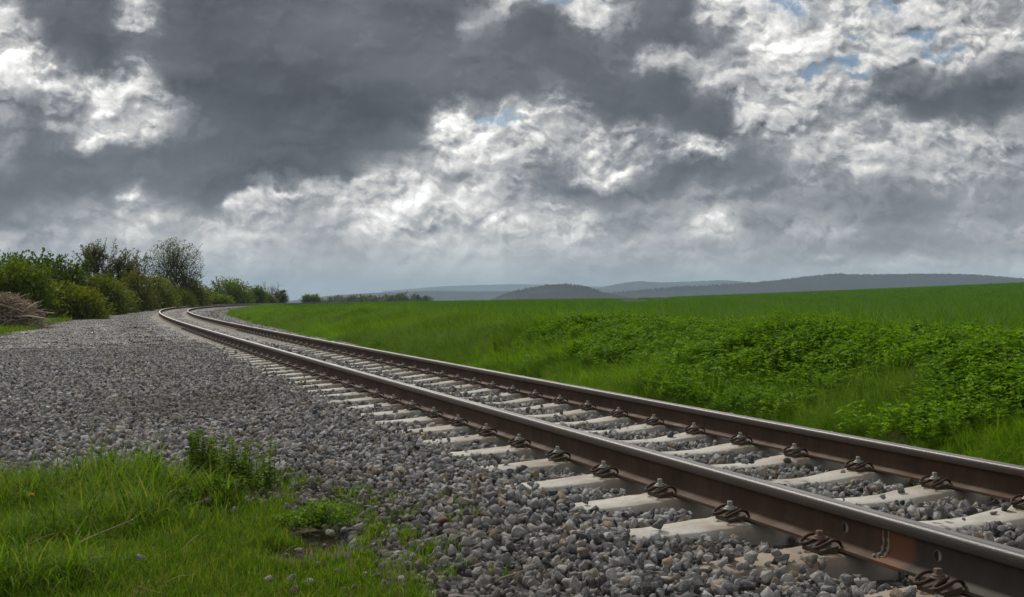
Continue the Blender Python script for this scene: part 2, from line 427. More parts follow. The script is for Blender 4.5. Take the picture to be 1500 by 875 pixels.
def build_ground():
    r = [0.0]
    rr = .7
    while rr < 6500: r.append(rr); rr *= 1.021 if rr < 350 else 1.06
    r = np.array(r)
    a = np.concatenate([np.linspace(-34, 34, 400), np.linspace(35, 325, 120)]) * math.pi / 180
    RR, A = np.meshgrid(r, a, indexing='ij')
    X = RR * np.sin(A); Y = RR * np.cos(A)
    s, t = to_st(X, Y)
    Z = height(X, Y, (s, t)).ravel()
    inb = (t > -5.2) & (t < 2.9 + .9 * sstep((s - 22) / 25))
    Z = Z - np.where(inb, .03, 0) - np.where((t > -.7) & (t < 2.2), .12, 0)
    n, k = RR.shape
    idx = np.arange(n * k).reshape(n, k)
    q = np.stack([idx[:-1, :], idx[1:, :], np.roll(idx, -1, 1)[1:, :], np.roll(idx, -1, 1)[:-1, :]], -1).reshape(-1, 4)
    Xr, Yr = X.ravel(), Y.ravel()
    green = np.clip(.75 + .5 * wob(Xr, Yr, 1.1, 4), 0, 1)
    green = green * (1 - np.clip(1.4 * np.exp(-(((Xr + .80) / .25) ** 2 + ((Yr - 4.52) / .25) ** 2)), 0, 1)); green = np.where((t > -1.9) & (t < 0), 0, green)
    green = np.where(t > 3.6, 1., green); green = np.where((t < -4.2), green, green)
    crop = sstep((t - 6.3) / .8) * (Yr > 0)
    me = new_mesh('ground', np.stack([Xr, Yr, Z], 1), q, [ground_mat()], smooth=True, attrs={'green': ('POINT', green), 'crop': ('POINT', crop)})
    tag(link('ground', me), 'green and bare earth land running out to the horizon', kind='structure')
build_ground()

# ---------------------------------------------------------------- ballast bed below the loose stones
def stone_mat(name, inst):
    m, g, out = material(name)
    tc = g.node('ShaderNodeTexCoord').outputs['Object']
    geo = g.node('ShaderNodeNewGeometry')
    rnd = g.m('FRACT', g.m('ADD', g.node('ShaderNodeObjectInfo').outputs['Random'], g.m('MULTIPLY', attr(g, 'var'), 1.0)))
    seed = g.m('MULTIPLY', rnd, 37.)
    pp = g.vm('ADD', tc, g.xyz(seed, seed, seed))
    c = g.ramp(rnd, [(0, (.055, .053, .056)), (.14, (.12, .117, .12)), (.33, (.23, .225, .225)), (.58, (.35, .342, .335)), (.80, (.48, .47, .455)), (.87, (.30, .255, .20)), (.95, (.26, .18, .115)), (.985, (.52, .51, .49)), (1, (.6, .59, .57))])
    big = g.noise(geo.outputs['Position'], .55, 3, .6)
    brown = g.m('MULTIPLY', g.m('MAXIMUM', g.rng(big, .58, .74, 0, .5, True), attr(g, 'dirt', True)), g.rng(rnd, .2, .9, .45, 1))
    c = g.mix(brown, c, g.mix(g.m('FRACT', g.m('MULTIPLY', rnd, 7.3)), (.085, .070, .052), (.22, .175, .125)))
    spot = g.noise(pp, 2.6, 4, .7)
    c = g.mix(g.rng(spot, .35, .7, 0, 1), c, g.vm('SCALE', c, scale=.62))
    vein = g.m('ABSOLUTE', g.m('SUBTRACT', g.noise(pp, 1.3, 3, .6), .5))
    c = g.mix(g.rng(vein, 0, .018, .55, 0), c, (.55, .54, .52))
    fine = g.noise(pp, 14, 3, .7)
    c = g.mix(g.rng(fine, .3, .75, 0, .45), c, g.vm('SCALE', c, scale=1.5))
    principled(g, out, c, .82, .35, bump=g.noise(pp, 7, 4, .7), bstr=.55, bdist=.12)
    return m
STONE = stone_mat('ballast_stone', True)
def bed_mat():
    m, g, out = material('ballast_bed')
    pos = g.node('ShaderNodeNewGeometry').outputs['Position']
    wp = g.vm('ADD', pos, g.vm('SCALE', g.noise(pos, 30, 2, .5, color=True), scale=.02))
    vc = g.sep(g.vor(wp, 21, out='Color'))[0]
    vd = g.vor(wp, 21)
    c = g.ramp(vc, [(0, (.04, .039, .04)), (.3, (.08, .078, .08)), (.6, (.14, .137, .135)), (.85, (.21, .205, .20)), (.93, (.12, .10, .08)), (1, (.30, .29, .28))])  # kept dark so the gaps between loose stones look shaded
    c = g.mix(g.rng(vd, .25, .6, 0, .6), c, (.04, .037, .036))  # shade between the patterned stones is put into the colour
    dust = attr(g, 'dust')
    c = g.mix(g.m('MULTIPLY', dust, .6), c, (.46, .44, .41))
    principled(g, out, c, .95, .2, bump=g.m('SUBTRACT', 1, vd), bstr=1, bdist=.03)
    return m
def left_edge(s):
    """outer edge of the gravel on the far side from the field, as offset from the left rail"""
    e = np.interp(s, [-6, 0, 3, 4, 5.2, 6.0, 6.5, 6.8, 7.1, 7.6, 9, 12, 25, 35, 60, 90, 330], [-1.3, -1.35, -1.45, -1.49, -1.52, -1.62, -1.95, -2.6, -3.4, -4.6, -5.2, -5.2, -5.2, -4.6, -3.7, -3.4, -3.2])
    return e + .10 * wob(s, s * 0, .5, 5) * np.clip(s / 4, .3, 1)
def build_bed():
    s = np.concatenate([np.arange(-5, 30, .12), np.arange(30, 100, .5), np.arange(100, 325, 2.)])
    t = np.concatenate([np.linspace(-1, -.1, 18), [0], np.linspace(.1, 3.0, 24)])
    T = np.empty((len(s), len(t)))
    for j, q in enumerate(t): T[:, j] = -left_edge(s) * q if q < 0 else q * (1 + .34 * sstep((s - 20) / 25))
    Sg = np.repeat(s[:, None], len(t), 1)
    X, Y, th = track(Sg, T)
    Z = height(X, Y, (Sg.ravel(), T.ravel())).reshape(X.shape) + .0
    Z[:, 0] -= .06; Z[:, -1] -= .08
    n, k = X.shape; idx = np.arange(n * k).reshape(n, k)
    q = np.stack([idx[:-1, :-1], idx[:-1, 1:], idx[1:, 1:], idx[1:, :-1]], -1).reshape(-1, 4)
    dust = (sstep((Sg - 22) / 25) * sstep((T + 1.1) / .4) * (1 - sstep((T - 1.9) / .3))).ravel()
    me = new_mesh('ballast_bed', np.stack([X.ravel(), Y.ravel(), Z.ravel()], 1), q, [bed_mat()], smooth=True, attrs={'dust': ('POINT', dust)})
    tag(link('ballast_bed', me), 'compacted grey gravel bed that carries the railway track', kind='structure')
build_bed()

# ---------------------------------------------------------------- loose ballast
def rock(seed, npts=12, lod=0, flat=.72):
    r = np.random.default_rng(seed)
    p = r.normal(0, 1, (npts, 3)); p /= np.linalg.norm(p, axis=1)[:, None]
    p *= np.array([1, r.uniform(.68, .95), r.uniform(.55, .85) * flat / .72]) * r.uniform(.82, 1, (npts, 1))
    bm = bmesh.new()
    for q in p: bm.verts.new(q)
    res = bmesh.ops.convex_hull(bm, input=bm.verts)
    bmesh.ops.delete(bm, geom=[v for v in bm.verts if not v.link_faces], context='VERTS')
    bmesh.ops.dissolve_limit(bm, angle_limit=R(9), verts=bm.verts, edges=bm.edges)
    if lod == 0:
        bmesh.ops.bevel(bm, geom=bm.edges[:], offset=.018, segments=1, affect='EDGES', profile=.5)
    bmesh.ops.triangulate(bm, faces=bm.faces)
    v = np.array([q.co[:] for q in bm.verts]); f = np.array([[q.index for q in ff.verts] for ff in bm.faces])
    bm.free(); return v, f
SL0, SLD = 2.8308, .6 * 1.0017
def in_sleeper(s, t):
    ds = np.abs((s - SL0) / SLD - np.round((s - SL0) / SLD)) * SLD
    return (ds < .125) & (t > -.53) & (t < 2.03)
def in_view(X, Y, m=1.15, add=.9): return (Y > 2.2) & (np.abs(X) < Y * .444 * m + add)
def build_ballast():
    vs = []
    for i in range(14):
        v, f = rock(100 + i)
        vs.append(proto('rock%d' % i, new_mesh('rock', v, f, [STONE], attrs={'var': ('POINT', np.zeros(len(v)))})))
    P, SC, RO, ID = [], [], [], []
    def sample(s0, s1, dens, size, layer, jit):
        n = int((s1 - s0) * 8.6 * dens)
        s = rng.uniform(s0, s1, n); t = rng.uniform(-5.6, 3.0, n)
        X, Y, th = track(s, t)
        ok = in_view(X, Y) & (t > left_edge(s) - .18 * rng.random(n) ** 2 * 2)
        s, t, X, Y = s[ok], t[ok], X[ok], Y[ok]
        sl = in_sleeper(s, t)
        keep = ~sl | (rng.random(len(s)) < np.where((t < -.40) | ((t > .45) & (t < 1.05)), .06, .012) + np.where((s < SL0 + .9) & (t < -.12), .40, 0))
        keep &= ~((np.abs(t) < .09) | (np.abs(t - GAUGE) < .09))
        s, t, X, Y, sl = s[keep], t[keep], X[keep], Y[keep], sl[keep]
        m = len(s)
        e = np.clip((t - left_edge(s)) / np.where(s < 5, .42, .5), 0, 1) ** np.where(s < 5, 1.5, 1)           # thinner and smaller at the grassy edge
        keep = rng.random(m) < np.where(s < 5, .12, .35) + np.where(s < 5, .88, .65) * e
        s, t, X, Y, sl, e = s[keep], t[keep], X[keep], Y[keep], sl[keep], e[keep]; m = len(s)
        sz = size * np.exp(rng.normal(0, .34, m)) * (.72 + .28 * e)
        sz = np.minimum(np.where(rng.random(m) < .06, sz * 1.4, sz), .040)
        z = height(X, Y, (s, t)) + layer + rng.uniform(-jit, jit, m) + sz * .15
        shoulder = (t > -.75) & (t < -.2)
        z = np.where(sl, -.205 + CANT * t + sz * .6 + .012, z)
        # ballast heaped a little in the cribs on the outside
        P.append(np.stack([X, Y, z], 1)); SC.append(np.repeat(sz[:, None], 3, 1)); RO.append(rng.uniform(0, 6.28, (m, 3))); ID.append(rng.integers(0, 14, m))
    sample(-1.5, 12, 640, .0232, .0, .012)
    sample(-1.5, 12, 520, .0218, .020, .010)
    sample(12, 24, 470, .0255, .004, .012)
    sample(12, 24, 240, .0235, .02, .010)
    P, SC, RO, ID = (np.concatenate(q) for q in (P, SC, RO, ID))
    print('ballast stones', len(P))
    sd_, td_ = to_st(P[:, 0], P[:, 1])
    dirt = np.exp(-((td_ - left_edge(sd_)) / .55) ** 2) * (sd_ < 8) * .9 + .75 * np.exp(-(((P[:, 0] + 3.1) / 1.0) ** 2 + ((P[:, 1] - 10.6) / 1.1) ** 2)) + .5 * ((td_ > -.5) & (sd_ < 4.2)) + .34 * np.exp(-(td_ / .22) ** 2) + .34 * np.exp(-((td_ - GAUGE) / .22) ** 2)
    dirt = np.clip(dirt * (.8 + .4 * wob(P[:, 0], P[:, 1], .3, 4)), 0, 1)
    scatter('ballast', P, RO, SC, ID, vs, rng.random(len(P)), 'loose angular grey ballast stones between and beside the rails', 'ballast', extra={'dirt': dirt})
    # farther off: the same stones in handfuls
    pads = []
    for i in range(6):
        V, Fc, A = [], [], []; n = 0
        r = np.random.default_rng(500 + i)
        for j in range(105):
            v, f = rock(900 + j % 12 + 20 * i, 10, 1)
            q = r.uniform(0, 6.28, 3); M_ = np.array((Matrix.Rotation(q[0], 3, 'X') @ Matrix.Rotation(q[1], 3, 'Y') @ Matrix.Rotation(q[2], 3, 'Z')))
            v = v @ M_.T * .027 * math.exp(r.normal(0, .25)); rad = .36 * math.sqrt(r.random()); an = r.uniform(0, 6.28)
            v = v + (rad * math.cos(an), rad * math.sin(an), .004 + r.uniform(-.008, .012))
            V.append(v); Fc.append(f + n); n += len(v); A.append(np.full(len(v), r.random()))
        pads.append(proto('pad%d' % i, new_mesh('pad', np.concatenate(V), np.concatenate(Fc), [STONE2], attrs={'var': ('POINT', np.concatenate(A))})))
    P, RO, SC, ID = [], [], [], []
    for s0, s1, dens, k in ((24, 60, 5.2, 1.0), (60, 135, 3.0, 1.25)):
        n = int((s1 - s0) * 7.8 * dens)
        s = rng.uniform(s0, s1, n); t = rng.uniform(-4.9, 3.7, n)
        X, Y, th = track(s, t)
        ok = in_view(X, Y) & (t > left_edge(s) + .05) & (t < 2.9 + .9 * sstep((s - 22) / 25))
        s, t, X, Y = s[ok], t[ok], X[ok], Y[ok]; m = len(s)
        z = height(X, Y, (s, t)) + .002
        P.append(np.stack([X, Y, z], 1)); RO.append(np.stack([np.zeros(m), np.zeros(m), rng.uniform(0, 6.28, m)], 1)); SC.append(np.repeat((k * rng.uniform(.9, 1.15, m))[:, None], 3, 1)); ID.append(rng.integers(0, 6, m))
    P, SC, RO, ID = (np.concatenate(q) for q in (P, SC, RO, ID))
    print('pads', len(P))
    scatter('distant_ballast', P, RO, SC, ID, pads, rng.random(len(P)), 'grey gravel spread along the far curve of the track', 'ballast')
STONE2 = stone_mat('distant_ballast_stone', False)
build_ballast()
# ---------------------------------------------------------------- rails
def rail_mats():
    m1, g, out = material('rusty_rail_steel')
    pos = g.node('ShaderNodeNewGeometry').outputs['Position']; nrm = g.node('ShaderNodeNewGeometry').outputs['Normal']
    st = attr(g, 'st', out='Vector'); sx, sy, sz = g.sep(st)
    n = g.noise(g.xyz(g.m('MULTIPLY', sx, 22), g.m('MULTIPLY', sz, 3), 0), 1, 5, .65)
    n2 = g.noise(pos, 5, 4, .6)
    c = g.mix(n, (.018, .011, .008), (.115, .064, .036))
    c = g.mix(g.rng(n2, .35, .7, 0, .7), c, (.036, .026, .020))
    foot = g.rng(sz, -.128, -.142, 0, 1)
    c = g.mix(g.m('MULTIPLY', foot, g.rng(n2, .3, .65, .05, .7)), c, (.13, .078, .045))
    head = g.rng(sz, -.045, -.036, 0, 1)
    c = g.mix(g.m('MULTIPLY', head, .55), c, (.055, .043, .036))
    new = g.rng(sx, SJ - .10, SJ - .14, 0, 1)
    isl = g.rng(sy, .5, .6, 1, 0)
    new = g.m('MULTIPLY', new, isl)
    c = g.mix(g.m('MULTIPLY', new, .75), c, g.mix(n, (.030, .028, .025), (.055, .050, .043)))
    patch = g.m('MULTIPLY', g.m('MULTIPLY', isl, g.rng(g.m('ABSOLUTE', g.m('SUBTRACT', sx, SJ - .075)), .05, .085, 1, 0)), g.rng(sz, -.040, -.052, 0, 1))
    c = g.mix(g.m('MULTIPLY', patch, .8), c, g.mix(n2, (.10, .038, .02), (.20, .085, .04)))
    fine = g.noise(pos, 220, 3, .7)
    p = principled(g, out, c, g.mix(head, g.rng(n2, .3, .7, .62, .9), .42), g.mix(head, .2, .55), 0, bump=fine, bstr=.5, bdist=.003)
    m2, g, out = material('polished_rail_top')
    st = attr(g, 'st', out='Vector'); sx, sy, sz = g.sep(st)
    n = g.noise(g.xyz(g.m('MULTIPLY', sx, 1.5), g.m('MULTIPLY', sy, 400), 0), 1, 4, .6)
    principled(g, out, g.mix(n, (.19, .172, .16), (.37, .35, .335)), g.rng(n, .3, .7, .28, .42), .5, 1)
    return m1, m2
# place of the welded joint along the left rail
def s_for_px(px, t):
    s = np.arange(0, 40, .01); X, Y, th = track(s, np.full_like(s, t)); x = X0 + F_PX * X / Y
    return float(s[np.argmin(np.abs(x - px))])
SJ = s_for_px(1291, -.03)
RAIL_M, TOP_M = rail_mats()
HALF = [(0, 0), (.012, -.0002), (.0225, -.0010), (.0285, -.0032), (.0325, -.0075), (.0338, -.013), (.0352, -.0365), (.0335, -.0395), (.0135, -.0475), (.0095, -.054), (.0080, -.066), (.0080, -.100), (.0095, -.116), (.0150, -.1245), (.0600, -.1405), (.0622, -.1425), (.0625, -.1525), (.0612, -.154)]
PROFILE = HALF + [(-x, z) for x, z in HALF[::-1] if x > 0]
def build_rail(t0, label, which):
    s = np.concatenate([np.arange(-3, 40, .25), np.arange(40, 120, .6), np.arange(120, 325, 1.5)])
    pr = np.array(PROFILE); k = len(pr)
    Sg = np.repeat(s[:, None], k, 1); T = t0 + np.repeat(pr[None, :, 0], len(s), 0)
    X, Y, th = track(Sg, T); Z = np.repeat(pr[None, :, 1], len(s), 0) + CANT * t0
    D = 26 * sstep((np.hypot(X, Y) - 225) / 1100); Z = Z - D
    idx = np.arange(len(s) * k).reshape(len(s), k); nx = np.roll(idx, -1, 1)
    q = np.stack([idx[:-1], idx[1:], nx[1:], nx[:-1]], -1).reshape(-1, 4)
    mi = np.zeros((len(s) - 1, k), int); mi[:, [0, 1, 2, k - 1]] = 1
    me = new_mesh('rail', np.stack([X.ravel(), Y.ravel(), Z.ravel()], 1), q, [RAIL_M, TOP_M], midx=mi.ravel(), smooth=True,
                  attrs={'st': ('POINT', np.stack([Sg.ravel(), np.full(Sg.size, t0), np.repeat(pr[None, :, 1], len(s), 0).ravel()], 1))})
    try:
        me.set_sharp_from_angle(angle=R(38))
    except Exception: pass
    o = link('steel_rail', me); tag(o, label, 'rail', 'rails of the track'); return o
rail_l = build_rail(0, 'nearer brown steel rail with a welded joint and drilled web at the right edge', 'l')
rail_r = build_rail(GAUGE, 'farther brown steel rail running beside the green bank', 'r')

def simple(name, col, rough=.8, spec=.3, metal=0, nsc=30, var=.35, bstr=.3, bdist=.004):
    m, g, out = material(name)
    tc = g.node('ShaderNodeTexCoord').outputs['Object']
    n = g.noise(tc, nsc, 5, .65)
    c = g.mix(n, tuple(q * (1 - var) for q in col), tuple(q * (1 + var) for q in col))
    principled(g, out, c, rough, spec, metal, bump=n, bstr=bstr, bdist=bdist); return m
M_WELD_DAYLIGHT = simple('weld_slag_and_daylight', (.22, .21, .175), .9)  # pale tone of the weld slag, also the painted daylight in the holes
M_DARK = simple('hole_shade_paint', (.02, .017, .015), .9)  # dark tone painted as the shade inside the bolt holes
M_HOLE = simple('hole_rim', (.12, .10, .085), .7)
def to_track_frame(s, t, z):
    X, Y, th = track(s, t); return Vector((float(X), float(Y), z)), float(th)
def build_joint():
    # weld drips on the web: thin ragged vertical beads
    for k, (ds, w) in enumerate(((.012, .007), (-.016, .010))):
        b = MB()
        zz = np.linspace(-.050, -.128, 9)
        off = np.interp(zz, [-.154, -.140, -.1245, -.116, -.066, -.05], [.058, .056, .016, .010, .0085, .0115])
        pts = []
        for z, o_ in zip(zz, off):
            X, Y, th = track(SJ + ds + .0025 * math.sin(z * 160 + k), -o_); pts.append((float(X), float(Y), z))
        b.tube(pts, w * (1 + .5 * np.sin(np.arange(9) * 2.3 + k)) * .5 * np.linspace(.5, 1.3, 9), 8)
        if k == 1:
            for j in range(9):
                X, Y, th = track(SJ + random.uniform(-.03, .03), -random.uniform(.02, .05)); z = -.137 - random.uniform(-.004, .004)
                v, f = rock(60 + j, 12, 1); b.add(v * random.uniform(.006, .012) + np.array([float(X), float(Y), z + .006]), f.tolist())
        o = link('weld_bead', b.mesh('weld', [M_WELD_DAYLIGHT], True), rail_l)
    for px in (1238, 1373):
        s = s_for_px(px, -.01)
        p, th = to_track_frame(s, -.0082, -.083)
        b = MB(); n = 20; r0, r1 = .0165, .0195
        vs = [(0, r * math.cos(6.2832 * j / n), r * math.sin(6.2832 * j / n)) for r in (r0, r1) for j in range(n)]
        vs = [(-.0012 if i < n else 0, y, z) for i, (x, y, z) in enumerate(vs)]
        b.add(vs, [[j, (j + 1) % n, n + (j + 1) % n, n + j] for j in range(n)])
        o = link('bolt_hole', b.mesh('rim', [M_HOLE]), rail_l, p, th)
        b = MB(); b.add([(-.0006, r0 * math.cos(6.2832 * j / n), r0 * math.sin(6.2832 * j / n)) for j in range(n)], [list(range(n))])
        link('painted_hole_shade', b.mesh('shade_disc', [M_DARK]), o)  # dark disc puts the shade of the hole into colour
        # daylight through the hole, painted on as a pale crescent
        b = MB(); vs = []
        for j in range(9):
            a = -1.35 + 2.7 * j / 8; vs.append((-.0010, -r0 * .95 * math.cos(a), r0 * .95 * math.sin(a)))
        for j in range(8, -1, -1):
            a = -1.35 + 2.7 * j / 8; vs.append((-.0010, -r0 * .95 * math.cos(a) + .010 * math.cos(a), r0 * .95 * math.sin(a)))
        b.add(vs, [list(range(18))[::-1]]); link('painted_daylight', b.mesh('edge', [M_WELD_DAYLIGHT]), o)
build_joint()

# ---------------------------------------------------------------- sleepers with their fastenings
def concrete(name, c0, c1, stain):
    m, g, out = material(name)
    tc = g.node('ShaderNodeTexCoord').outputs['Object']; rnd = g.node('ShaderNodeObjectInfo').outputs['Random']
    q = g.vm('ADD', tc, g.xyz(g.m('MULTIPLY', rnd, 50), 0, 0))
    n = g.noise(q, 5, 6, .65); f = g.noise(q, 90, 3, .7)
    c = g.mix(n, c0, c1)
    c = g.mix(g.rng(g.noise(q, 3.2, 5, .65), .45, .66, 0, .7, True), c, stain)
    c = g.mix(g.rng(g.noise(q, 28, 4, .7), .5, .75, 0, .5), c, (.22, .20, .17))
    xo = g.sep(tc)[0]; near_seat = g.m('MAXIMUM', g.rng(g.m('ABSOLUTE', xo), .12, .34, 1, 0, True), g.rng(g.m('ABSOLUTE', g.m('SUBTRACT', xo, 1.502)), .12, .34, 1, 0, True))
    c = g.mix(g.m('MULTIPLY', near_seat, g.rng(g.noise(q, 9, 4, .65), .4, .65, .1, .75)), c, (.24, .17, .11))
    crk = g.m('ABSOLUTE', g.m('SUBTRACT', g.noise(q, 3.2, 4, .6), .5)); c = g.mix(g.rng(crk, 0, .006, .35, 0), c, (.15, .13, .11))
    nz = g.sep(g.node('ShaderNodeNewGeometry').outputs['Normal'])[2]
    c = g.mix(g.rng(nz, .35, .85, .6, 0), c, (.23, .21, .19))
    c = g.mix(g.rng(f, .25, .42, .5, 0), c, (.14, .13, .11))
    principled(g, out, c, .9, .25, bump=g.noise(q, 45, 5, .75), bstr=.5, bdist=.006); return m
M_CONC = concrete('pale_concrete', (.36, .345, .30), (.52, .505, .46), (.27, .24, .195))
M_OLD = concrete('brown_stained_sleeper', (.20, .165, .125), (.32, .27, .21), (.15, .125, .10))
def sleeper_mesh(mat, seed):
    r = np.random.default_rng(seed)
    us = [-.549, -.54, -.50, -.44, -.38, -.32, -.26, -.20, -.145, -.125, -.10, 0, .10, .125, .145, .20, .27, .36, .46, .56, .66, .751]
    zz = [-.215, -.205, -.2, -.198, -.194, -.189, -.182, -.176, -.172, -.168, -.164, -.164, -.164, -.168, -.172, -.179, -.190, -.203, -.211, -.214, -.215, -.215]
    hw = [.075, .082, .086, .088, .092, .097, .102, .105, .105, .1, .095, .095, .095, .1, .105, .1, .092, .084, .080, .079, .078, .078]
    U = us + [1.502 - u for u in us[-2::-1]]; Zt = zz + zz[-2::-1]; HW = hw + hw[-2::-1]
    V, F = [], []; 
    for u, z, w in zip(U, Zt, HW):
        j = r.uniform(-.0015, .0015)
        sec = [(-.148, -.36), (-w - .018, z - .035), (-w - .004, z - .006), (-w + .008, z), (0, z + .0005), (w - .008, z), (w + .004, z - .006), (w + .018, z - .035), (.148, -.36)]
        V += [(u, y + r.uniform(-.0012, .0012), q + j) for y, q in sec]
    k = 9
    for i in range(len(U) - 1):
        for j in range(k - 1): F.append([i * k + j, (i + 1) * k + j, (i + 1) * k + j + 1, i * k + j + 1])
    F.append(list(range(k))); F.append([(len(U) - 1) * k + j for j in range(k)][::-1])
    me = new_mesh('sleeper', V, F, [mat], smooth=True)
    try: me.set_sharp_from_angle(angle=R(40))
    except Exception: pass
    bm = bmesh.new(); bm.from_mesh(me); bmesh.ops.recalc_face_normals(bm, faces=bm.faces); bm.to_mesh(me); bm.free()
    return me
M_CLAMP = simple('rusty_spring_steel', (.045, .024, .016), .75, .25, .0, 60, .4)
M_PLATE = simple('rusty_guide_plate', (.06, .042, .03), .85, .3, .0, 60, .45)
M_BOLT = simple('dull_zinc_bolt', (.27, .26, .235), .6, .5, .3, 80, .3)
M_BOLTR = simple('rusty_bolt', (.13, .085, .065), .8, .4, .2, 80, .3)
def catmull(P, n=5):
    P = np.array(P, float); P = np.vstack([2 * P[0] - P[1], P, 2 * P[-1] - P[-2]]); o = []
    for i in range(1, len(P) - 2):
        for k in range(n):
            t = k / n; a, b, c, d = P[i - 1:i + 3]
            o.append(.5 * ((2 * b) + (-a + c) * t + (2 * a - 5 * b + 4 * c - d) * t * t + (-a + 3 * b - 3 * c + d) * t ** 3))
    o.append(P[-2]); return np.array(o)
def fastening_meshes():
    half = [(.056, .044, .022), (.064, .060, .034), (.071, .085, .040), (.073, .115, .030), (.064, .140, .016), (.046, .150, .010), (.031, .136, .014), (.025, .108, .026), (.020, .082, .034), (0, .066, .037)]
    pts = [(-v, u, z) for u, v, z in half]; pts += [(-v, -u, z) for u, v, z in half[-2::-1]]
    b = MB(); b.tube(catmull(pts, 5), .0064, 8); clamp = b.mesh('clamp', [M_CLAMP], True)
    b = MB()   # angled guide plate
    pl = [(-.066, -.07, 0), (-.066, .07, 0), (-.066, .07, .020), (-.066, -.07, .020), (-.128, -.055, -.012), (-.128, .055, -.012), (-.128, .055, .002), (-.128, -.055, .002)]
    b.add(pl, [[0, 1, 2, 3], [7, 6, 5, 4], [3, 2, 6, 7], [0, 4, 5, 1], [1, 5, 6, 2], [0, 3, 7, 4]])
    plate = b.mesh('plate', [M_PLATE])
    def bolt(mat, h=.070, r=.0135):
        b = MB(); x0 = -.100
        def prism(z0, z1, rr, n, rot=0, top=None):
            v = [(x0 + q * math.cos(6.2832 * j / n + rot), q * math.sin(6.2832 * j / n + rot), z) for z, q in ((z0, rr), (z1 - .003, rr), (z1, rr - .003)) for j in range(n)]
            f = [[i * n + j, i * n + (j + 1) % n, (i + 1) * n + (j + 1) % n, (i + 1) * n + j] for i in range(2) for j in range(n)] + [[2 * n + j for j in range(n)]]
            b.add(v, f)
        prism(.034, .0405, .026, 16); prism(.040, .048, .0205, 16); prism(.047, h, r, 4, .6)
        return b.mesh('bolt', [mat])
    return clamp, plate, bolt(M_BOLT), bolt(M_BOLTR, .066, .016)
CL, PL, BO, BOR = fastening_meshes()
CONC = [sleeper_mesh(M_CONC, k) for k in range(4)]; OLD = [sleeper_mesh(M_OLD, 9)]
ORD = ['first', 'second', 'third', 'fourth', 'fifth', 'sixth', 'seventh', 'eighth', 'ninth', 'tenth', 'eleventh', 'twelfth', 'thirteenth', 'fourteenth', 'fifteenth', 'sixteenth', 'seventeenth', 'eighteenth', 'nineteenth', 'twentieth']
def build_sleepers():
    count = 0
    for i in range(-3, 235):
        s = SL0 + SLD * i
        X, Y, th = track(s, 0.)
        Xc, Yc, _ = track(s, 1.5)
        Xe, Ye, _ = track(s, -.6)
        # skip what lies wholly outside the frame
        if not (abs(Xe) < Ye * .46 + .05 or abs(Xc) < Yc * .46): 
            if i < -2: continue
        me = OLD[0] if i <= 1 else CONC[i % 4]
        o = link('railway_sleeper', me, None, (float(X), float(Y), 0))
        # built in the frame (across, along, up): x across to the right, y along the track; tilted by the superelevation
        rot = Matrix.Rotation(float(th), 4, 'Z') @ Matrix.Rotation(-math.atan(CANT), 4, 'Y')
        D = 26 * float(sstep((math.hypot(X, Y) - 225) / 1100))
        jit = random.uniform(-.004, .004)
        o.matrix_world = Matrix.Translation((float(X), float(Y), -D)) @ rot
        o.location += Vector((0, 0, 0))
        if i <= 1:
            lab = {1: 'brown stained sleeper nearest below the drilled hole left of the rail weld', 0: 'brown stained sleeper under the rusty clamp right of the rail weld'}.get(i, 'brown stained sleeper mostly buried in ballast at the bottom right corner')
            if i == -1: lab = 'brown stained sleeper end showing through stones at the bottom edge'
        elif i < 20: lab = 'pale concrete sleeper, %s one beyond the brown stained sleepers' % ORD[i - 2]
        else: lab = 'pale concrete sleeper far along the track where sleepers merge to the eye'
        tag(o, lab, 'railway sleeper', 'sleepers under the rails' if i < 20 else 'distant pale sleepers along the curve')
        if s < 34:
            sides = [(0, 1, True), (GAUGE, 1, True)]
            if s < 9: sides += [(0, -1, False), (GAUGE, -1, False)]
            for t0, sg, vis in sides:
                c = link('spring_clamp', CL, o); c.location = (t0, 0, -.154); c.scale = (.96, .86, .92)
                pp = link('guide_plate', PL, o); pp.location = (t0, 0, -.1545)
                b = link('clamp_bolt', BOR if (i <= 1 and t0 == 0) else BO, c)
                if sg < 0:
                    c.rotation_euler = (0, 0, math.pi); pp.rotation_euler = (0, 0, math.pi)
        count += 1
    print('sleepers', count)
build_sleepers()
# ---------------------------------------------------------------- grass, crop and weeds
def blades(n, rad, L, Lv, W, droop, seg=4, seed=0, lean=(0, 0), var0=0., var1=1., flat=False):
    r = np.random.default_rng(seed)
    an = r.uniform(0, 6.283, n); ra = rad * np.sqrt(r.random(n))
    bx, by = ra * np.cos(an), ra * np.sin(an)
    az = r.uniform(0, 6.283, n); ln = L * np.exp(r.normal(0, Lv, n)); bend = droop * r.uniform(.35, 1.3, n)
    tilt = r.uniform(.03, .35, n)
    dx, dy = np.cos(az) + lean[0] * 1.5, np.sin(az) + lean[1] * 1.5
    nn = np.hypot(dx, dy) + 1e-6; dx /= nn; dy /= nn
    V = []; px, py, pz = bx.copy(), by.copy(), np.full(n, -.012); ang = tilt.copy()
    sx, sy = -dy, dx
    for k in range(seg + 1):
        f = k / seg; w = W * (1 - f ** 1.6) * .5 + .0002
        V.append(np.stack([px - sx * w, py - sy * w, pz], 1)); 
        V.append(np.stack([px + sx * w, py + sy * w, pz], 1))
        ang = ang + bend / seg * (.5 + f)
        st = ln / seg
        px = px + dx * np.sin(ang) * st; py = py + dy * np.sin(ang) * st; pz = pz + np.cos(ang) * st
    V = np.stack(V, 1)                                   # n, 2(seg+1), 3
    m = 2 * (seg + 1); base = (np.arange(n) * m)[:, None]
    F = np.concatenate([base + np.array([2 * k, 2 * k + 1, 2 * k + 3, 2 * k + 2]) for k in range(seg)], 0)
    var = np.repeat(var0 + (var1 - var0) * r.random(n), m)
    return V.reshape(-1, 3), F, var
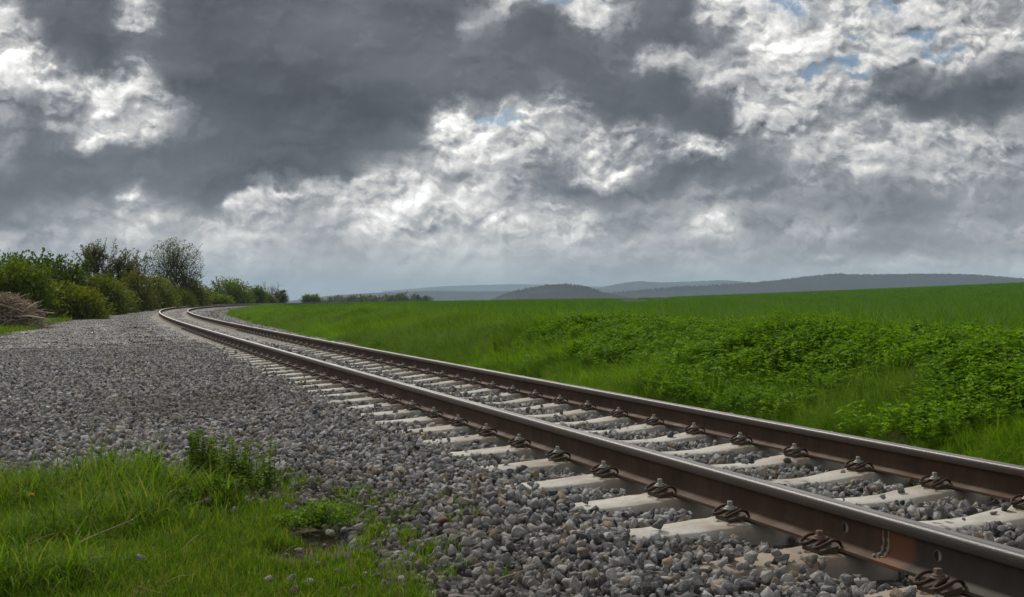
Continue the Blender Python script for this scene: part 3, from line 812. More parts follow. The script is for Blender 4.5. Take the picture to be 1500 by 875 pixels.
def joinm(parts):
    V, F, A, n = [], [], [], 0
    for v, f, a in parts: V.append(v); F.append(f + n); A.append(a); n += len(v)
    return np.concatenate(V), np.concatenate(F), np.concatenate(A)
def leafquads(c, nrm, ln, wd, r, fold=.25):
    """pointed leaves: 2 quads folded on the midrib; c (n,3) base, nrm (n,3) growing direction"""
    n = len(c); d = nrm / (np.linalg.norm(nrm, axis=1)[:, None] + 1e-9)
    up = np.tile([0, 0, 1.], (n, 1)) + r.normal(0, .35, (n, 3))
    s = np.cross(d, up); s /= np.linalg.norm(s, axis=1)[:, None] + 1e-9
    u = np.cross(s, d)
    ln = np.broadcast_to(ln, (n,))[:, None]; wd = np.broadcast_to(wd, (n,))[:, None]
    a = c; b = c + d * ln * .45 + s * wd * .5 + u * fold * wd; b2 = c + d * ln * .45 - s * wd * .5 + u * fold * wd
    m = c + d * ln * .5; t = c + d * ln - u * ln * .12
    V = np.stack([a, b, t, m, b2], 1).reshape(-1, 3); base = (np.arange(n) * 5)[:, None]
    F = np.concatenate([base + np.array([0, 3, 2, 1]), base + np.array([0, 4, 2, 3])], 0)
    return V, F
def protos(name, gens, mat):
    o = []
    for i, (v, f, a) in enumerate(gens): o.append(proto('%s%d' % (name, i), new_mesh(name, v, f, [mat], attrs={'var': ('POINT', a)})))
    return o
GRASS1 = leaf_mat('meadow_grass', [(.040, .095, .012), (.065, .135, .014), (.095, .175, .018), (.15, .24, .026), (.21, .22, .08)], .38)
GRASS2 = leaf_mat('bank_grass', [(.035, .085, .010), (.070, .150, .012), (.115, .225, .015), (.155, .28, .020), (.19, .25, .05)], .38)
CROP = leaf_mat('young_wheat', [(.035, .100, .008), (.055, .135, .009), (.080, .170, .011), (.105, .205, .014)], .35, rough=.42, spec=.08)
DRY = leaf_mat('dry_grass', [(.22, .17, .09), (.32, .26, .15), (.14, .10, .055)], .2, .8)
NETTLE = leaf_mat('broad_leaves', [(.030, .080, .010), (.065, .14, .012), (.12, .23, .016), (.18, .31, .022)], .35, rough=.5)
MOSS = leaf_mat('short_yellow_green_growth', [(.07, .10, .012), (.10, .13, .015), (.13, .14, .02), (.09, .07, .03)], .3)

def quasi(n, x0, x1, y0, y1):
    return rng.uniform(x0, x1, n), rng.uniform(y0, y1, n)
def put(name, X, Y, vs, scale, label, cat, zoff=0., tilt=.12, lean=None, st=None, lo=.75, hi=1.3, idx=None):
    m = len(X); Z = height(X, Y, st).ravel() + zoff
    rot = np.stack([rng.normal(0, tilt, m), rng.normal(0, tilt, m), rng.uniform(0, 6.283, m)], 1)
    if lean is not None:                                   # long grass lies over in one direction that wanders
        rot = np.stack([np.full(m, 0.) + rng.normal(0, tilt, m), rng.normal(0, tilt, m), lean], 1)
    sc = np.asarray(scale) * rng.uniform(lo, hi, m)
    S3 = np.stack([sc, sc, sc * rng.uniform(.85, 1.15, m)], 1)
    print(name, m)
    return scatter(name, np.stack([X, Y, Z], 1), rot, S3, rng.integers(0, len(vs), m) if idx is None else idx, vs, rng.random(m), label, cat)

def build_grass():
    # --- foreground verge, lower left
    tall = protos('tuft', [joinm([blades(26, .06, .15, .35, .0042, 1.5, 4, 20 + k), blades(6, .05, .17, .3, .0085, 1.9, 4, 320 + k)]) for k in range(6)], GRASS1)
    short = protos('short_tuft', [blades(46, .055, .05, .35, .0032, 1.1, 3, 40 + k) for k in range(5)], GRASS1)
    moss = protos('moss_tuft', [blades(40, .05, .026, .35, .0035, .9, 2, 60 + k) for k in range(3)], MOSS)
    dry = protos('dry_tuft', [blades(9, .06, .075, .4, .003, 2.6, 4, 80 + k) for k in range(3)], DRY)
    n = 26000
    X, Y = quasi(n, -4.6, .5, 3.3, 8.2); s, t = to_st(X, Y)
    e = left_edge(s) - t                                    # distance inside the grass
    ok = in_view(X, Y, 1.1, .4) & (e > -.02 + .16 * wob(X, Y, .22, 0) + .10 * wob(X, Y, .6, 2))
    X, Y, s, t, e = X[ok], Y[ok], s[ok], t[ok], e[ok]
    bare = 1.3 * np.exp(-(((X + .80) / .20) ** 2 + ((Y - 4.52) / .20) ** 2)) + .9 * np.exp(-(((X + .35) / .28) ** 2 + ((Y - 4.15) / .3) ** 2)) + .75 * (wob(X, Y, .16, 5) > .9)
    keep = rng.random(len(X)) > np.clip(bare * 1.3, 0, .97)
    X, Y, s, t, e = X[keep], Y[keep], s[keep], t[keep], e[keep]
    h = np.clip(.30 + .75 * wob(X, Y, .30, 1) + .9 * np.clip((Y - 5.0) / 1.3, -.3, 1), 0, 1.3) * np.clip((e + .05) / .25, .35, 1)
    low = np.clip((X + 1.5) / .7, 0, 1) * np.clip((5.4 - Y) / .6, 0, 1)     # short mossy turf towards the gravel
    h = h * (1 - .75 * low)
    h = h * (1 - .62 * np.exp(-(((X + 1.45) / .42) ** 2 + ((Y - 6.15) / .5) ** 2)))
    r = rng.random(len(X))
    A = (h > .45) & (r < .42); put('tall_grass', X[A], Y[A], tall, np.clip(h[A], .5, 1.25), 'taller green grass on the verge in the lower left corner', 'grass')
    B = ~A & (r < .86); put('verge_grass', X[B], Y[B], short, .8 + .5 * h[B], 'short green grass of the verge in the lower left corner', 'grass')
    C = (low > .3) & (r > .45) | (r > .95); put('mossy_turf', X[C], Y[C], moss, 1.0, 'short yellow green turf at the edge of the gravel', 'grass')
    D = rng.random(len(X)) < .025; put('dry_blades', X[D], Y[D], dry, 1., 'dead straw coloured blades lying in the verge grass', 'grass', tilt=.5)
    # small sprigs between the stones
    n = 240; s = rng.uniform(3.0, 9, n); t = left_edge(s) + np.abs(rng.normal(0, .22, n)); X, Y, _ = track(s, t)
    put('stray_sprigs', X, Y, short, .8, 'small grass sprigs coming up between the edge stones', 'grass', zoff=.015)
    # --- meadow strip beyond the gravel on the left
    n = 9000; X, Y = quasi(n, -30, -6, 14, 62); s, t = to_st(X, Y)
    e = left_edge(s) - t; ok = in_view(X, Y, 1.05, 1) & (e > .0) & (e < 7)
    mt = protos('meadow_tuft', [blades(46, .2, .16, .35, .012, 1.3, 3, 120 + k) for k in range(4)], GRASS1)
    put('meadow_grass', X[ok], Y[ok], mt, 1.0, 'bright green grass strip between the gravel and the brush pile', 'grass')
    # --- the bank
    bt = protos('bank_tuft', [blades(54, .10, .27, .3, .0062, 2.2, 5, 140 + k, lean=(.8, 0)) for k in range(7)], GRASS2)
    bd = protos('bank_dry_tuft', [blades(16, .10, .22, .35, .005, 2.4, 4, 170 + k, lean=(.8, 0)) for k in range(3)], DRY)
    n = 60000; s = 3 + 125 * rng.random(n) ** 1.9; t = rng.uniform(2.75, 8.2, n); X, Y, th = track(s, t)
    foot = 2.95 + .2 * wob(s, s * 0, .6, 2) + 1.5 * sstep((s - 22) / 25) * .6
    ok = in_view(X, Y, 1.1, 1) & (t > foot) & (rng.random(n) < np.where(t > 6.6, .3, 1))
    X, Y, s, t, th, foot = X[ok], Y[ok], s[ok], t[ok], th[ok], foot[ok]
    lean = th + math.pi + 1.5 * wob(X, Y, .9, 5) - .4 + rng.normal(0, .35, len(X))
    sz = np.clip((t - foot) / .5, .35, 1) * (.72 + .26 * wob(X, Y, .7, 3) + .25 * sstep((s - 10) / 12)) * (1 - .3 * (s > 50))
    dryp = (wob(X, Y, .9, 4) > .75) & (s < 16)
    dd = dryp & (rng.random(len(X)) < .35)
    put('bank_grass', X[~dd], Y[~dd], bt, sz[~dd] * np.where(dryp[~dd], .75, 1), 'long drooping green grass on the bank right of the track', 'grass', tilt=.15, lean=lean[~dd])
    put('bank_dry_grass', X[dd], Y[dd], bd, sz[dd], 'matted dead grass showing low on the green bank', 'grass', tilt=.2, lean=lean[dd])
    # --- broad leaved ground cover on the bank
    def nettle(seed):
        r = np.random.default_rng(seed); C, Dn, Ln, Wd = [], [], [], []
        for st in range(10):
            bx, by = r.normal(0, .085, 2); hh = r.uniform(.08, .22)
            for lv in range(5):
                z = hh * (.3 + .7 * lv / 4); a0 = lv * 1.57 + r.uniform(0, .6)
                for q in range(2 if lv < 4 else 4):
                    a = a0 + q * (3.14 if lv < 4 else 1.57)
                    C.append((bx, by, z)); Dn.append((math.cos(a), math.sin(a), .25 + r.normal(0, .2))); l = r.uniform(.028, .050); Ln.append(l); Wd.append(l * r.uniform(.5, .7))
        v, f = leafquads(np.array(C), np.array(Dn), np.array(Ln), np.array(Wd), r)
        return v, f, np.repeat(r.random(len(C)), 5)
    nt_ = protos('leafy', [nettle(200 + k) for k in range(6)], NETTLE)
    n = 34000; s = rng.uniform(4, 30, n); t = rng.uniform(3.2, 7.2, n); X, Y, th = track(s, t)
    px = X0 + F_PX * X / Y
    k = wob(X, Y, 1.5, 0)
    mask = ((t > 3.3) & (t < 6.7) & (px > 700) & (rng.random(n) < np.clip(-.06 + .62 * (k + .75 * wob(X, Y, .45, 2)) + .75 * np.exp(-((px - 1010) / 130) ** 2) + .45 * np.exp(-((px - 1420) / 110) ** 2) * (t > 4.4) + .2 * (t > 4.9), 0, 1) * np.clip((px - 760) / 160, 0, 1))) | ((k > 1.05) & (t > 4.2) & (px < 860) & (t < 6.4))
    ok = in_view(X, Y, 1.1, 1) & mask & (rng.random(n) < .9)
    put('ground_elder', X[ok], Y[ok], nt_, .88, 'patches of low broad leaved plants covering the green bank', 'ground cover', zoff=.05, tilt=.2)
    # --- the crop
    ct = protos('crop_tuft', [blades(40, .15, .27, .22, .0075, 1.5, 4, 220 + k) for k in range(6)], CROP)
    n = 60000; Yy = 7 + 48 * rng.random(n) ** 1.15; Xx = rng.uniform(-.22, .5, n) * Yy + .5
    s, t = to_st(Xx, Yy)
    ok = (t > 6.5 + .3 * wob(Xx, Yy, .8, 1)) & (Xx < Yy * .47 + 1) & (rng.random(n) < np.clip(Yy / 38, .25, 1))
    put('wheat', Xx[ok], Yy[ok], ct, 1.0, 'young green wheat of the field, rising to the right', 'crop', tilt=.1)
    cf = protos('crop_clump', [blades(260, .75, .19, .2, .022, 1.0, 2, 240 + k) for k in range(4)], CROP)
    n = 15000; Yy = np.sqrt(rng.uniform(50 ** 2, 205 ** 2, n)); Xx = rng.uniform(-.3, .5, n) * Yy
    s, t = to_st(Xx, Yy); ok = (t > 6.8) & in_view(Xx, Yy, 1.08, 1)
    tr = np.zeros(n, bool)
    for (xa, ya), (xb, yb) in TRAM:
        dx, dy = xb - xa, yb - ya; L_ = math.hypot(dx, dy); u = ((Xx - xa) * dx + (Yy - ya) * dy) / L_; w = np.abs((Xx - xa) * dy - (Yy - ya) * dx) / L_
        tr |= (w < 2.2) & (u > 0) & (u < L_)
    ok &= ~tr
    put('distant_wheat', Xx[ok], Yy[ok], cf, 1.0, 'young green wheat farther off up to the edge of the field', 'crop', tilt=.05)
def field_hit(px, py):
    Y = np.linspace(12, 235, 3000); X = (px - X0) / F_PX * Y; z = height(X, Y) + .12
    v = Y0 + (CAM_H - z) / Y * F_PX; i = int(np.argmax(v < py)) if (v < py).any() else len(Y) - 1
    return float(X[i]), float(Y[i])
TRAM = [(field_hit(917, 433.2), field_hit(950, 443.5)), (field_hit(955, 431.0), field_hit(986, 438.0))]
print('tram', TRAM)
def build_tram():
    for k, (a, b) in enumerate(TRAM):
        n = 60; X = np.linspace(a[0], b[0], n); Y = np.linspace(a[1], b[1], n); L_ = math.hypot(b[0] - a[0], b[1] - a[1]); nx, ny = -(b[1] - a[1]) / L_, (b[0] - a[0]) / L_
        V = np.concatenate([np.stack([X + nx * w, Y + ny * w, height(X + nx * w, Y + ny * w) + .03], 1) for w in (-1.3, 1.3)])
        F = [[i, i + 1, n + i + 1, n + i] for i in range(n - 1)]
        me = new_mesh('track', V, F, [simple('bare_soil', (.025, .042, .014), .95, .1, 0, 3, .4)])
        tag(link('path', me), 'dark tractor wheel track cut through the young wheat', kind='structure')
build_tram()
build_grass()
# ---------------------------------------------------------------- hedge, trees
def bark(name, c): return simple(name, c, .95, .15, 0, 20, .4, .5, .02)
BARK = bark('dark_bark', (.055, .045, .035)); BARKP = bark('pale_twigs', (.16, .13, .11))
LV = {
    'green': leaf_mat('fresh_green_leaves', [(.072, .105, .012), (.11, .155, .015), (.155, .20, .024)], .35, inst=False),
    'dark': leaf_mat('dark_green_leaves', [(.040, .070, .013), (.060, .098, .015), (.095, .135, .02)], .3, inst=False),
    'olive': leaf_mat('olive_leaves', [(.085, .105, .018), (.115, .14, .02), (.155, .175, .028), (.11, .092, .035)], .35, inst=False),
    'brown': leaf_mat('budding_brownish_leaves', [(.09, .075, .035), (.105, .115, .03), (.09, .115, .024), (.13, .10, .05)], .3, inst=False),
    'airy': leaf_mat('sparse_young_leaves', [(.055, .07, .022), (.08, .095, .03), (.11, .12, .04)], .35, inst=False),
}
def limbs(seed, h, spread, stems, levels=4, up=.75, r0=.05, kids=3, crook=.25):
    """recursive branching -> list of (pts, radii), tips"""
    r = np.random.default_rng(seed); out = []; tips = []
    def grow(p, d, L, rad, lv):
        n = 5; pts = [p]; q = p.copy(); dd = d.copy()
        for k in range(n):
            dd = dd + r.normal(0, crook, 3) * .45; dd[2] += .06 * up; dd /= np.linalg.norm(dd)
            q = q + dd * L / n; pts.append(q.copy())
        out.append((np.array(pts), np.linspace(rad, rad * .55, n + 1)))
        if lv >= levels: tips.append((np.array(pts), lv)); return
        for c in range(kids):
            f = r.uniform(.35, 1.0); b = pts[min(n, int(f * n) + 0)]
            nd = dd * up + r.normal(0, .62, 3); nd[2] = abs(nd[2]) * .8 + .1; nd /= np.linalg.norm(nd)
            grow(b, nd, L * r.uniform(.6, .8), rad * .55, lv + 1)
    for st in range(stems):
        a = r.uniform(0, 6.283); off = spread * .12 * r.random()
        d = np.array([math.cos(a) * spread / h * .55, math.sin(a) * spread / h * .55, 1.]); d /= np.linalg.norm(d)
        grow(np.array([off * math.cos(a), off * math.sin(a), -.15]), d, h * .40, r0, 1)
    return out, tips
def tree(kind_name, loc, w, h, leaf, n_leaf, label, cat, group, seed, stems=4, dens='full', size=.11, spikes=0, bark_m=None, levels=3, lobes=None, depth=None):
    r = np.random.default_rng(seed)
    root = link(kind_name, None, None, loc); tag(root, label, cat, group)
    br, tips = limbs(seed, h, w, stems, levels, r0=.018 * h, kids=3)
    allp = np.concatenate([b[0] for b in br]); 
    sx = (w * .5) / max(np.percentile(np.abs(allp[:, :2]), 99), .1); sz = h / max(allp[:, 2].max(), .1)
    if dens == 'full': sx *= .78; sz *= .80
    sc = np.array([sx, sx * (depth or 1), sz])
    mb = MB()
    for p, rd in br: mb.tube(p * sc, rd, 5, False)
    P, Dn = [], []
    if dens == 'full':
        # leaf masses: uneven lobes of different height, denser outside, with gaps
        nl = lobes or int(7 + w * 2.2)
        L = []
        for k in range(nl):
            a = r.uniform(0, 6.283); q = math.sqrt(r.random()) * .34
            x, y = math.cos(a) * q * w, math.sin(a) * q * w * (depth or 1)
            top = h * (1 - .55 * (q / .34) ** 2 * r.uniform(.5, 1)) * r.uniform(.78, 1)
            rr = w * r.uniform(.16, .27); L.append((x, y, top - rr * .8, rr))
            if top > rr * 2.0: L.append((x * 1.1 + r.normal(0, .1), y * 1.1, (top - rr) * r.uniform(.25, .6), rr * r.uniform(.9, 1.2)))
        L = np.array(L); vol = L[:, 3] ** 2.2; pick = r.choice(len(L), n_leaf, p=vol / vol.sum())
        d = r.normal(0, 1, (n_leaf, 3)); d /= np.linalg.norm(d, axis=1)[:, None]
        rad = r.random(n_leaf) ** .45 * (1 + .25 * np.abs(r.normal(0, .9, n_leaf)) * (r.random(n_leaf) < .3)) * (1 + .16 * wob(d[:, 0] * 3 + L[pick, 0] * 3, d[:, 2] * 3 + L[pick, 1] * 2, .8, 2))
        C = L[pick, :3] + d * (rad * L[pick, 3])[:, None] * np.array([1, 1, 1.1])
        C[:, 2] = np.abs(C[:, 2]) * 1.0
        g_ = wob(C[:, 0] * 2.3 + C[:, 2], C[:, 1] * 2.3 - C[:, 2] * 1.7, .42, int(seed) % 6)
        ok = (g_ > -.95) & (C[:, 2] < h * 1.02)
        C, d = C[ok], d[ok]
        P.append(C); Dn.append(d + r.normal(0, .5, d.shape) + (0, 0, .2))
    elif dens == 'airy':
        d = r.normal(0, 1, (n_leaf, 3)); d /= np.linalg.norm(d, axis=1)[:, None]
        C = d * (r.random(n_leaf) ** .42)[:, None] * np.array([.47 * w, .40 * w, .40 * h]) + (0, 0, .60 * h)
        g_ = wob(C[:, 0] * 1.8 + C[:, 2], C[:, 1] * 1.8 - C[:, 2], .55, 3) + .5 * wob(C[:, 0], C[:, 2], .25, 1)
        C = C[(g_ > -.35)]; P.append(C); Dn.append(r.normal(0, .6, C.shape) + (.2, 0, -.5))
        for k in range(60):                                # fine twigs right through the crown
            e = r.normal(0, 1, 3); e /= np.linalg.norm(e); e = e * (.46 * w, .38 * w, .39 * h) + (0, 0, .60 * h); b0 = np.array([e[0] * .15, e[1] * .15, h * r.uniform(.15, .5)])
            mid = (b0 + e) / 2 + r.normal(0, .12, 3) + (e[0] * .12, e[1] * .12, -.1); mb.tube(catmull([b0, mid, e], 4), np.linspace(.035, .010, 9), 4, False)
    else:
        m = n_leaf // max(len(tips), 1) + 1
        for p, lv in tips:
            f = r.random(m) * (len(p) - 1.001); i = f.astype(int); q = p[i] + (p[i + 1] - p[i]) * (f - i)[:, None]
            q = q * sc + r.normal(0, .05 if dens == 'airy' else .1, (m, 3)); P.append(q); Dn.append(r.normal(0, 1, (m, 3)) + ((0, 0, -.4) if dens == 'airy' else (0, 0, .3)))
    # long shoots that stick out of the outline
    for k in range(spikes):
        a = r.uniform(0, 6.283); q = math.sqrt(r.random()) * .42; b = np.array([math.cos(a) * q * w, math.sin(a) * q * w * (depth or 1), h * r.uniform(.6, .85)])
        d = np.array([math.cos(a) * r.uniform(0, .7), math.sin(a) * .4, 1.]); L_ = h * r.uniform(.12, .24); pts = [b]
        for j in range(6): d = d + r.normal(0, .14, 3) + np.array([.05 * math.cos(a), 0, -.07]); d /= np.linalg.norm(d); pts.append(pts[-1] + d * L_ / 6)
        pts = np.array(pts); mb.tube(pts, np.linspace(.018, .006, 7), 4, False)
        m = 26; f = r.random(m) * 5.99; i = f.astype(int); P.append(pts[i] + (pts[i + 1] - pts[i]) * (f - i)[:, None] + r.normal(0, .03, (m, 3))); Dn.append(r.normal(0, 1, (m, 3)))
    link('trunk', mb.mesh('trunk', [bark_m or BARK], True), root)
    if n_leaf:
        P = np.concatenate(P); Dn = np.concatenate(Dn); n = len(P)
        s_ = size * np.exp(r.normal(0, .3, n))
        v, f = leafquads(P, Dn, s_, s_ * .6, r, .15)
        cl = .5 + .28 * wob(P[:, 0] + P[:, 2], P[:, 1] - P[:, 2], .5, (seed + 2) % 6)
        var = np.clip(cl + r.normal(0, .17, n), 0, 1)
        link('crown', new_mesh('crown', v, f, [LV[leaf]], attrs={'var': ('POINT', np.repeat(var, 5))}), root)
    return root
def loc_at(px, Y):
    X = (px - X0) / F_PX * Y; return (X, Y, float(height(np.array([X]), np.array([Y]))[0]) - .03)
def ht(py, px, Y): return CAM_H + (Y0 - py) / F_PX * Y - loc_at(px, Y)[2]
HG = 'hedge of bushes and trees left of the track'
def build_hedge():
    # px centre, distance, width px, top py, kind, leaf, leaves, spikes, size, label
    B = [
        ('bush', 22, 52, 120, 376, 'green', 15000, 10, .085, 'dense fresh green bush directly above the brush pile at the left edge', 'bush'),
        ('bush', 5, 64, 150, 366, 'dark', 11000, 26, .10, 'tall dark bush with arching shoots at the very left edge', 'bush'),
        ('bush', 88, 60, 105, 366, 'dark', 12000, 28, .10, 'dark green bush with spiky shoots against the sky, right of the brush pile', 'bush'),
        ('bush', 96, 54, 110, 412, 'olive', 13000, 3, .08, 'low olive green bush in front of the dark spiky bush', 'bush'),
        ('bush', 140, 66, 95, 402, 'olive', 11000, 3, .085, 'rounded olive green bush below the tall thin twiggy tree', 'bush'),
        ('small_tree', 152, 82, 74, 352, 'brown', 5200, 30, .11, 'tall twiggy brownish tree with thin crown, left of the round airy tree', 'tree'),
        ('small_tree', 193, 92, 48, 365, 'brown', 2600, 22, .11, 'narrow budding tree between the twiggy tree and the airy tree', 'tree'),
        ('bush', 196, 78, 74, 398, 'brown', 8000, 4, .09, 'brownish green bush in front of the narrow budding tree', 'bush'),
        ('bush', 232, 92, 70, 404, 'olive', 8000, 3, .10, 'yellowish green bush at the foot of the airy tree', 'bush'),
        ('bush', 175, 72, 60, 424, 'green', 6500, 2, .085, 'low fresh green bush at the gravel edge below the brownish bush', 'bush'),
        ('bush', 282, 112, 56, 404, 'olive', 7000, 6, .11, 'pointed olive green bush just right of the airy tree', 'bush'),
        ('bush', 262, 104, 58, 424, 'green', 6000, 1, .10, 'low green bush where the rails reach the hedge', 'bush'),
        ('bush', 306, 150, 34, 419, 'olive', 4500, 2, .13, 'low olive bush in the dip between hedge and round green clump', 'bush'),
        ('bush', 336, 168, 62, 405, 'green', 9000, 8, .15, 'round deep green clump standing beyond the dip in the hedge', 'bush'),
        ('bush', 374, 196, 32, 418, 'green', 4200, 4, .17, 'smaller green bush right of the round green clump', 'bush'),
        ('bush', 390, 212, 26, 427, 'olive', 3000, 2, .17, 'low bush at the foot of the bare tree', 'bush'),
        ('bush', 412, 224, 21, 424, 'dark', 2400, 5, .18, 'small dark bush at the right end of the hedge', 'bush'),
        ('bush', 321, 140, 44, 431, 'green', 3500, 0, .13, 'low green growth in front of the round green clump', 'bush'),
        ('lone_bush', 456, 285, 26, 429.5, 'green', 4500, 2, .19, 'round green bush standing alone on the field edge', 'bush'),
    ]
    for k, (nm, px, Y, wp, top, leaf, n, sp_, sz, lab, cat) in enumerate(B):
        n = int(n * 1.4); wp *= 1.12
        l = loc_at(px, Y); w = wp / F_PX * Y; h = ht(top, px, Y)
        if nm == 'small_tree':
            n = int(n * 1.8)
            tree(nm, l, w, h, leaf, n, lab, cat, HG, 300 + k, 3, 'tips', sz, sp_, levels=4)
        else:
            tree(nm, l, w, h, leaf, n, lab, cat, HG, 300 + k, 4, 'full', sz * 1.5, max(0, sp_ - 4), depth=.8)
    l = loc_at(254, 108); tree('airy_tree', l, 94 / F_PX * 108, ht(347, 254, 108), 'airy', 14000, 'tallest tree of the hedge, with a round airy crown you can see through', 'tree', HG, 77, 3, 'airy', .105, 6, levels=5)
    l = loc_at(398, 222); tree('bare_tree', l, 36 / F_PX * 222, ht(408, 398, 222), 'airy', 0, 'pale bare tree without leaves near the right end of the hedge', 'tree', HG, 78, 3, 'bare', .1, 0, BARKP, 5)
build_hedge()

# ---------------------------------------------------------------- distant line of trees
def build_far_trees():
    r = np.random.default_rng(5)
    xs = np.concatenate([np.array([470, 477, 484]), np.arange(492, 630, 4.6)])
    desc = {'brown': 'small greyish tree', 'dark': 'small dark tree', 'olive': 'small dull green tree'}
    for i, px in enumerate(xs):
        px = px + r.uniform(-1.3, 1.3); Y = 620 + r.uniform(-40, 60)
        top = (436 if px < 490 else 431.8 + 1.6 * math.sin(px * .35) + r.uniform(-1.5, 1.5))
        if 500 < px < 520 or px > 612: top += 1.6
        l = loc_at(px, Y); w = r.uniform(9, 15) / F_PX * Y; h = ht(top, px, Y)
        leaf = ['brown', 'brown', 'dark', 'olive'][r.integers(0, 4)]
        root = tree('distant_tree', l, w, h, leaf, 1300, desc[leaf] + ' in the far row beyond the field, left of the hills', 'tree', 'far row of trees beyond the field: ' + leaf, 700 + i, 2, 'full', .8, 4, levels=2, lobes=7)
    # one conifer stands out
    Y = 615; l = loc_at(589, Y); h = ht(429.5, 589, Y)
    root = link('distant_spruce', None, None, l); tag(root, 'dark pointed conifer sticking out of the far row of trees', 'tree')
    b = MB(); b.tube([(0, 0, 0), (0, 0, h)], [.25, .03], 5); link('trunk', b.mesh('t', [BARK]), root)
    n = 1500; z = r.random(n) ** 1.4; a = r.uniform(0, 6.28, n); q = (1 - z) * 2.4 * np.sqrt(r.random(n))
    P = np.stack([q * np.cos(a), q * np.sin(a), h * (.12 + .88 * z)], 1); v, f = leafquads(P, np.stack([np.cos(a), np.sin(a), -.2 + 0 * a], 1), .6, .4, r)
    link('crown', new_mesh('c', v, f, [LV['dark']], attrs={'var': ('POINT', np.repeat(r.random(n) * .5, 5))}), root)
build_far_trees()

# ---------------------------------------------------------------- brush pile
def build_brush():
    r = np.random.default_rng(11)
    m, g, out = material('dead_wood')
    v = attr(g, 'var')
    c = g.ramp(v, [(0, (.07, .055, .045)), (.35, (.22, .17, .12)), (.7, (.36, .29, .21)), (1, (.52, .45, .36))])
    principled(g, out, c, .9, .2, bump=g.noise(g.node('ShaderNodeNewGeometry').outputs['Position'], 40, 3, .6), bstr=.4)
    X, Y, z = loc_at(18, 38.5)
    W, Hh = 2.9, 1.2
    root = link('brush_pile', None, None, (X, Y, z)); tag(root, 'heap of cut dead branches in front of the bushes at the left edge', 'brush pile')
    b = MB()
    for k in range(2400):
        q = r.random(); x = r.normal(0, .42) * W * .5 - .35; y = r.normal(0, .35)
        top = Hh * max(0, 1 - (abs(x + .35) / (W * .55)) ** 2.2)
        zz = r.random() ** .6 * top * .95
        a = r.uniform(0, 6.283); el = r.normal(.1, .5); L = r.uniform(.3, 1.1) * (1.2 - q * .6)
        d = np.array([math.cos(a) * math.cos(el), math.sin(a) * math.cos(el), math.sin(el)])
        p = np.array([x, y, zz]); pts = [p - d * L / 2]
        for j in range(4): dd = d + r.normal(0, .12, 3); pts.append(pts[-1] + dd * L / 4)
        pts = np.array(pts); pts[:, 2] = np.clip(pts[:, 2], .0, top + .12)
        rr = r.uniform(.006, .018)
        b.tube(pts, np.linspace(rr, rr * .4, 5), 4, False, a=float(np.clip(r.normal(.5, .25), 0, 1)))
    link('branches', b.mesh('branches', [m], True), root)
    for (x0, z0, x1, z1, y) in ((.55, .62, 1.05, .98, -.5), (-.6, .9, .3, .80, -.6), (.3, .5, 1.3, .45, -.55)):
        b = MB(); pts = np.array([(x0, y, z0), ((x0 + x1) / 2, y - .03, (z0 + z1) / 2 + .05), (x1, y, z1)]); b.tube(pts, [.035, .03, .018], 7, a=1.0); link('pale_branch', b.mesh('b', [m], True), root)
    # a stripped trunk lying right of it
    x, y, zz = at(92, 457.5); b = MB(); b.tube([(-.45, 0, .05), (0, .05, .16), (.42, 0, .22), (.62, .02, .30)], [.09, .075, .05, .02], 8, a=.8); b.tube([(-.1, 0, .12), (.1, .1, .30), (.3, .1, .34)], [.04, .03, .015], 6, a=.9)
    tag(link('fallen_branch', b.mesh('log', [m], True), None, (x, y, zz)), 'pale broken branch lying under the bushes right of the brush pile', 'branch')
build_brush()
# ---------------------------------------------------------------- hills
def hill_mat():
    m, g, out = material('wooded_hill')
    pos = g.node('ShaderNodeNewGeometry').outputs['Position']
    n = g.noise(pos, .02, 6, .7); n2 = g.noise(pos, .0035, 3, .5)
    c = g.mix(n, (.010, .010, .012), (.040, .035, .034))
    c = g.mix(g.rng(n2, .56, .62, 0, .35, True), c, (.07, .085, .045))
    principled(g, out, c, 1, .05, bump=n, bstr=1, bdist=8); return m
HILL = hill_mat()
def ridge(prof, D, label, thick, seed, rough=1.0):
    r = np.random.default_rng(seed)
    xs = np.array([p[0] for p in prof], float); ys = np.array([p[1] for p in prof], float)
    px = np.linspace(xs[0], xs[-1], int((xs[-1] - xs[0]) * 1.2))
    py = np.interp(px, xs, ys)
    py = np.convolve(np.pad(py, 9, 'edge'), np.ones(19) / 19, 'valid')
    e = np.clip(np.minimum(px - px[0], px[-1] - px) / 12, 0, 1)
    X = (px - X0) / F_PX * D
    H = CAM_H + (Y0 - py) / F_PX * D
    tr = r.uniform(0, 1, len(px)) * 5 * rough * D / 2600                            # tree tops along the crest
    base = -40.
    rows = [(-thick, 0.)] + [(-thick * (1 - u) , u ** .75) for u in np.linspace(.08, .97, 14)] + [(0, 1.), (thick * .15, .9), (thick * .6, .4), (thick, 0.)]
    V = []
    for dy, f in rows:
        hh = base + (H - base) * f + (tr if f == 1 else r.uniform(0, 1, len(px)) * 2.) * (f > 0)
        hh = hh + (0 if f in (0., 1.) else 1) * wob(X, X * 0 + dy, D * .03, seed % 6) * 3
        V.append(np.stack([X, np.full(len(X), D + dy) + 20 * wob(X, X * 0, D * .05, 2), hh], 1))
    V = np.concatenate(V); k = len(px); idx = np.arange(len(rows) * k).reshape(len(rows), k)
    q = np.stack([idx[:-1, :-1], idx[:-1, 1:], idx[1:, 1:], idx[1:, :-1]], -1).reshape(-1, 4)
    tag(link('hills', new_mesh('hills', V, q, [HILL], smooth=False)), label, kind='structure')
ridge([(700, 447), (722, 440), (740, 431), (770, 424), (800, 419), (825, 417), (850, 419), (870, 424), (885, 430), (905, 434), (930, 440)], 1800, 'dark wooded knoll rising behind the middle of the field', 180, 3)
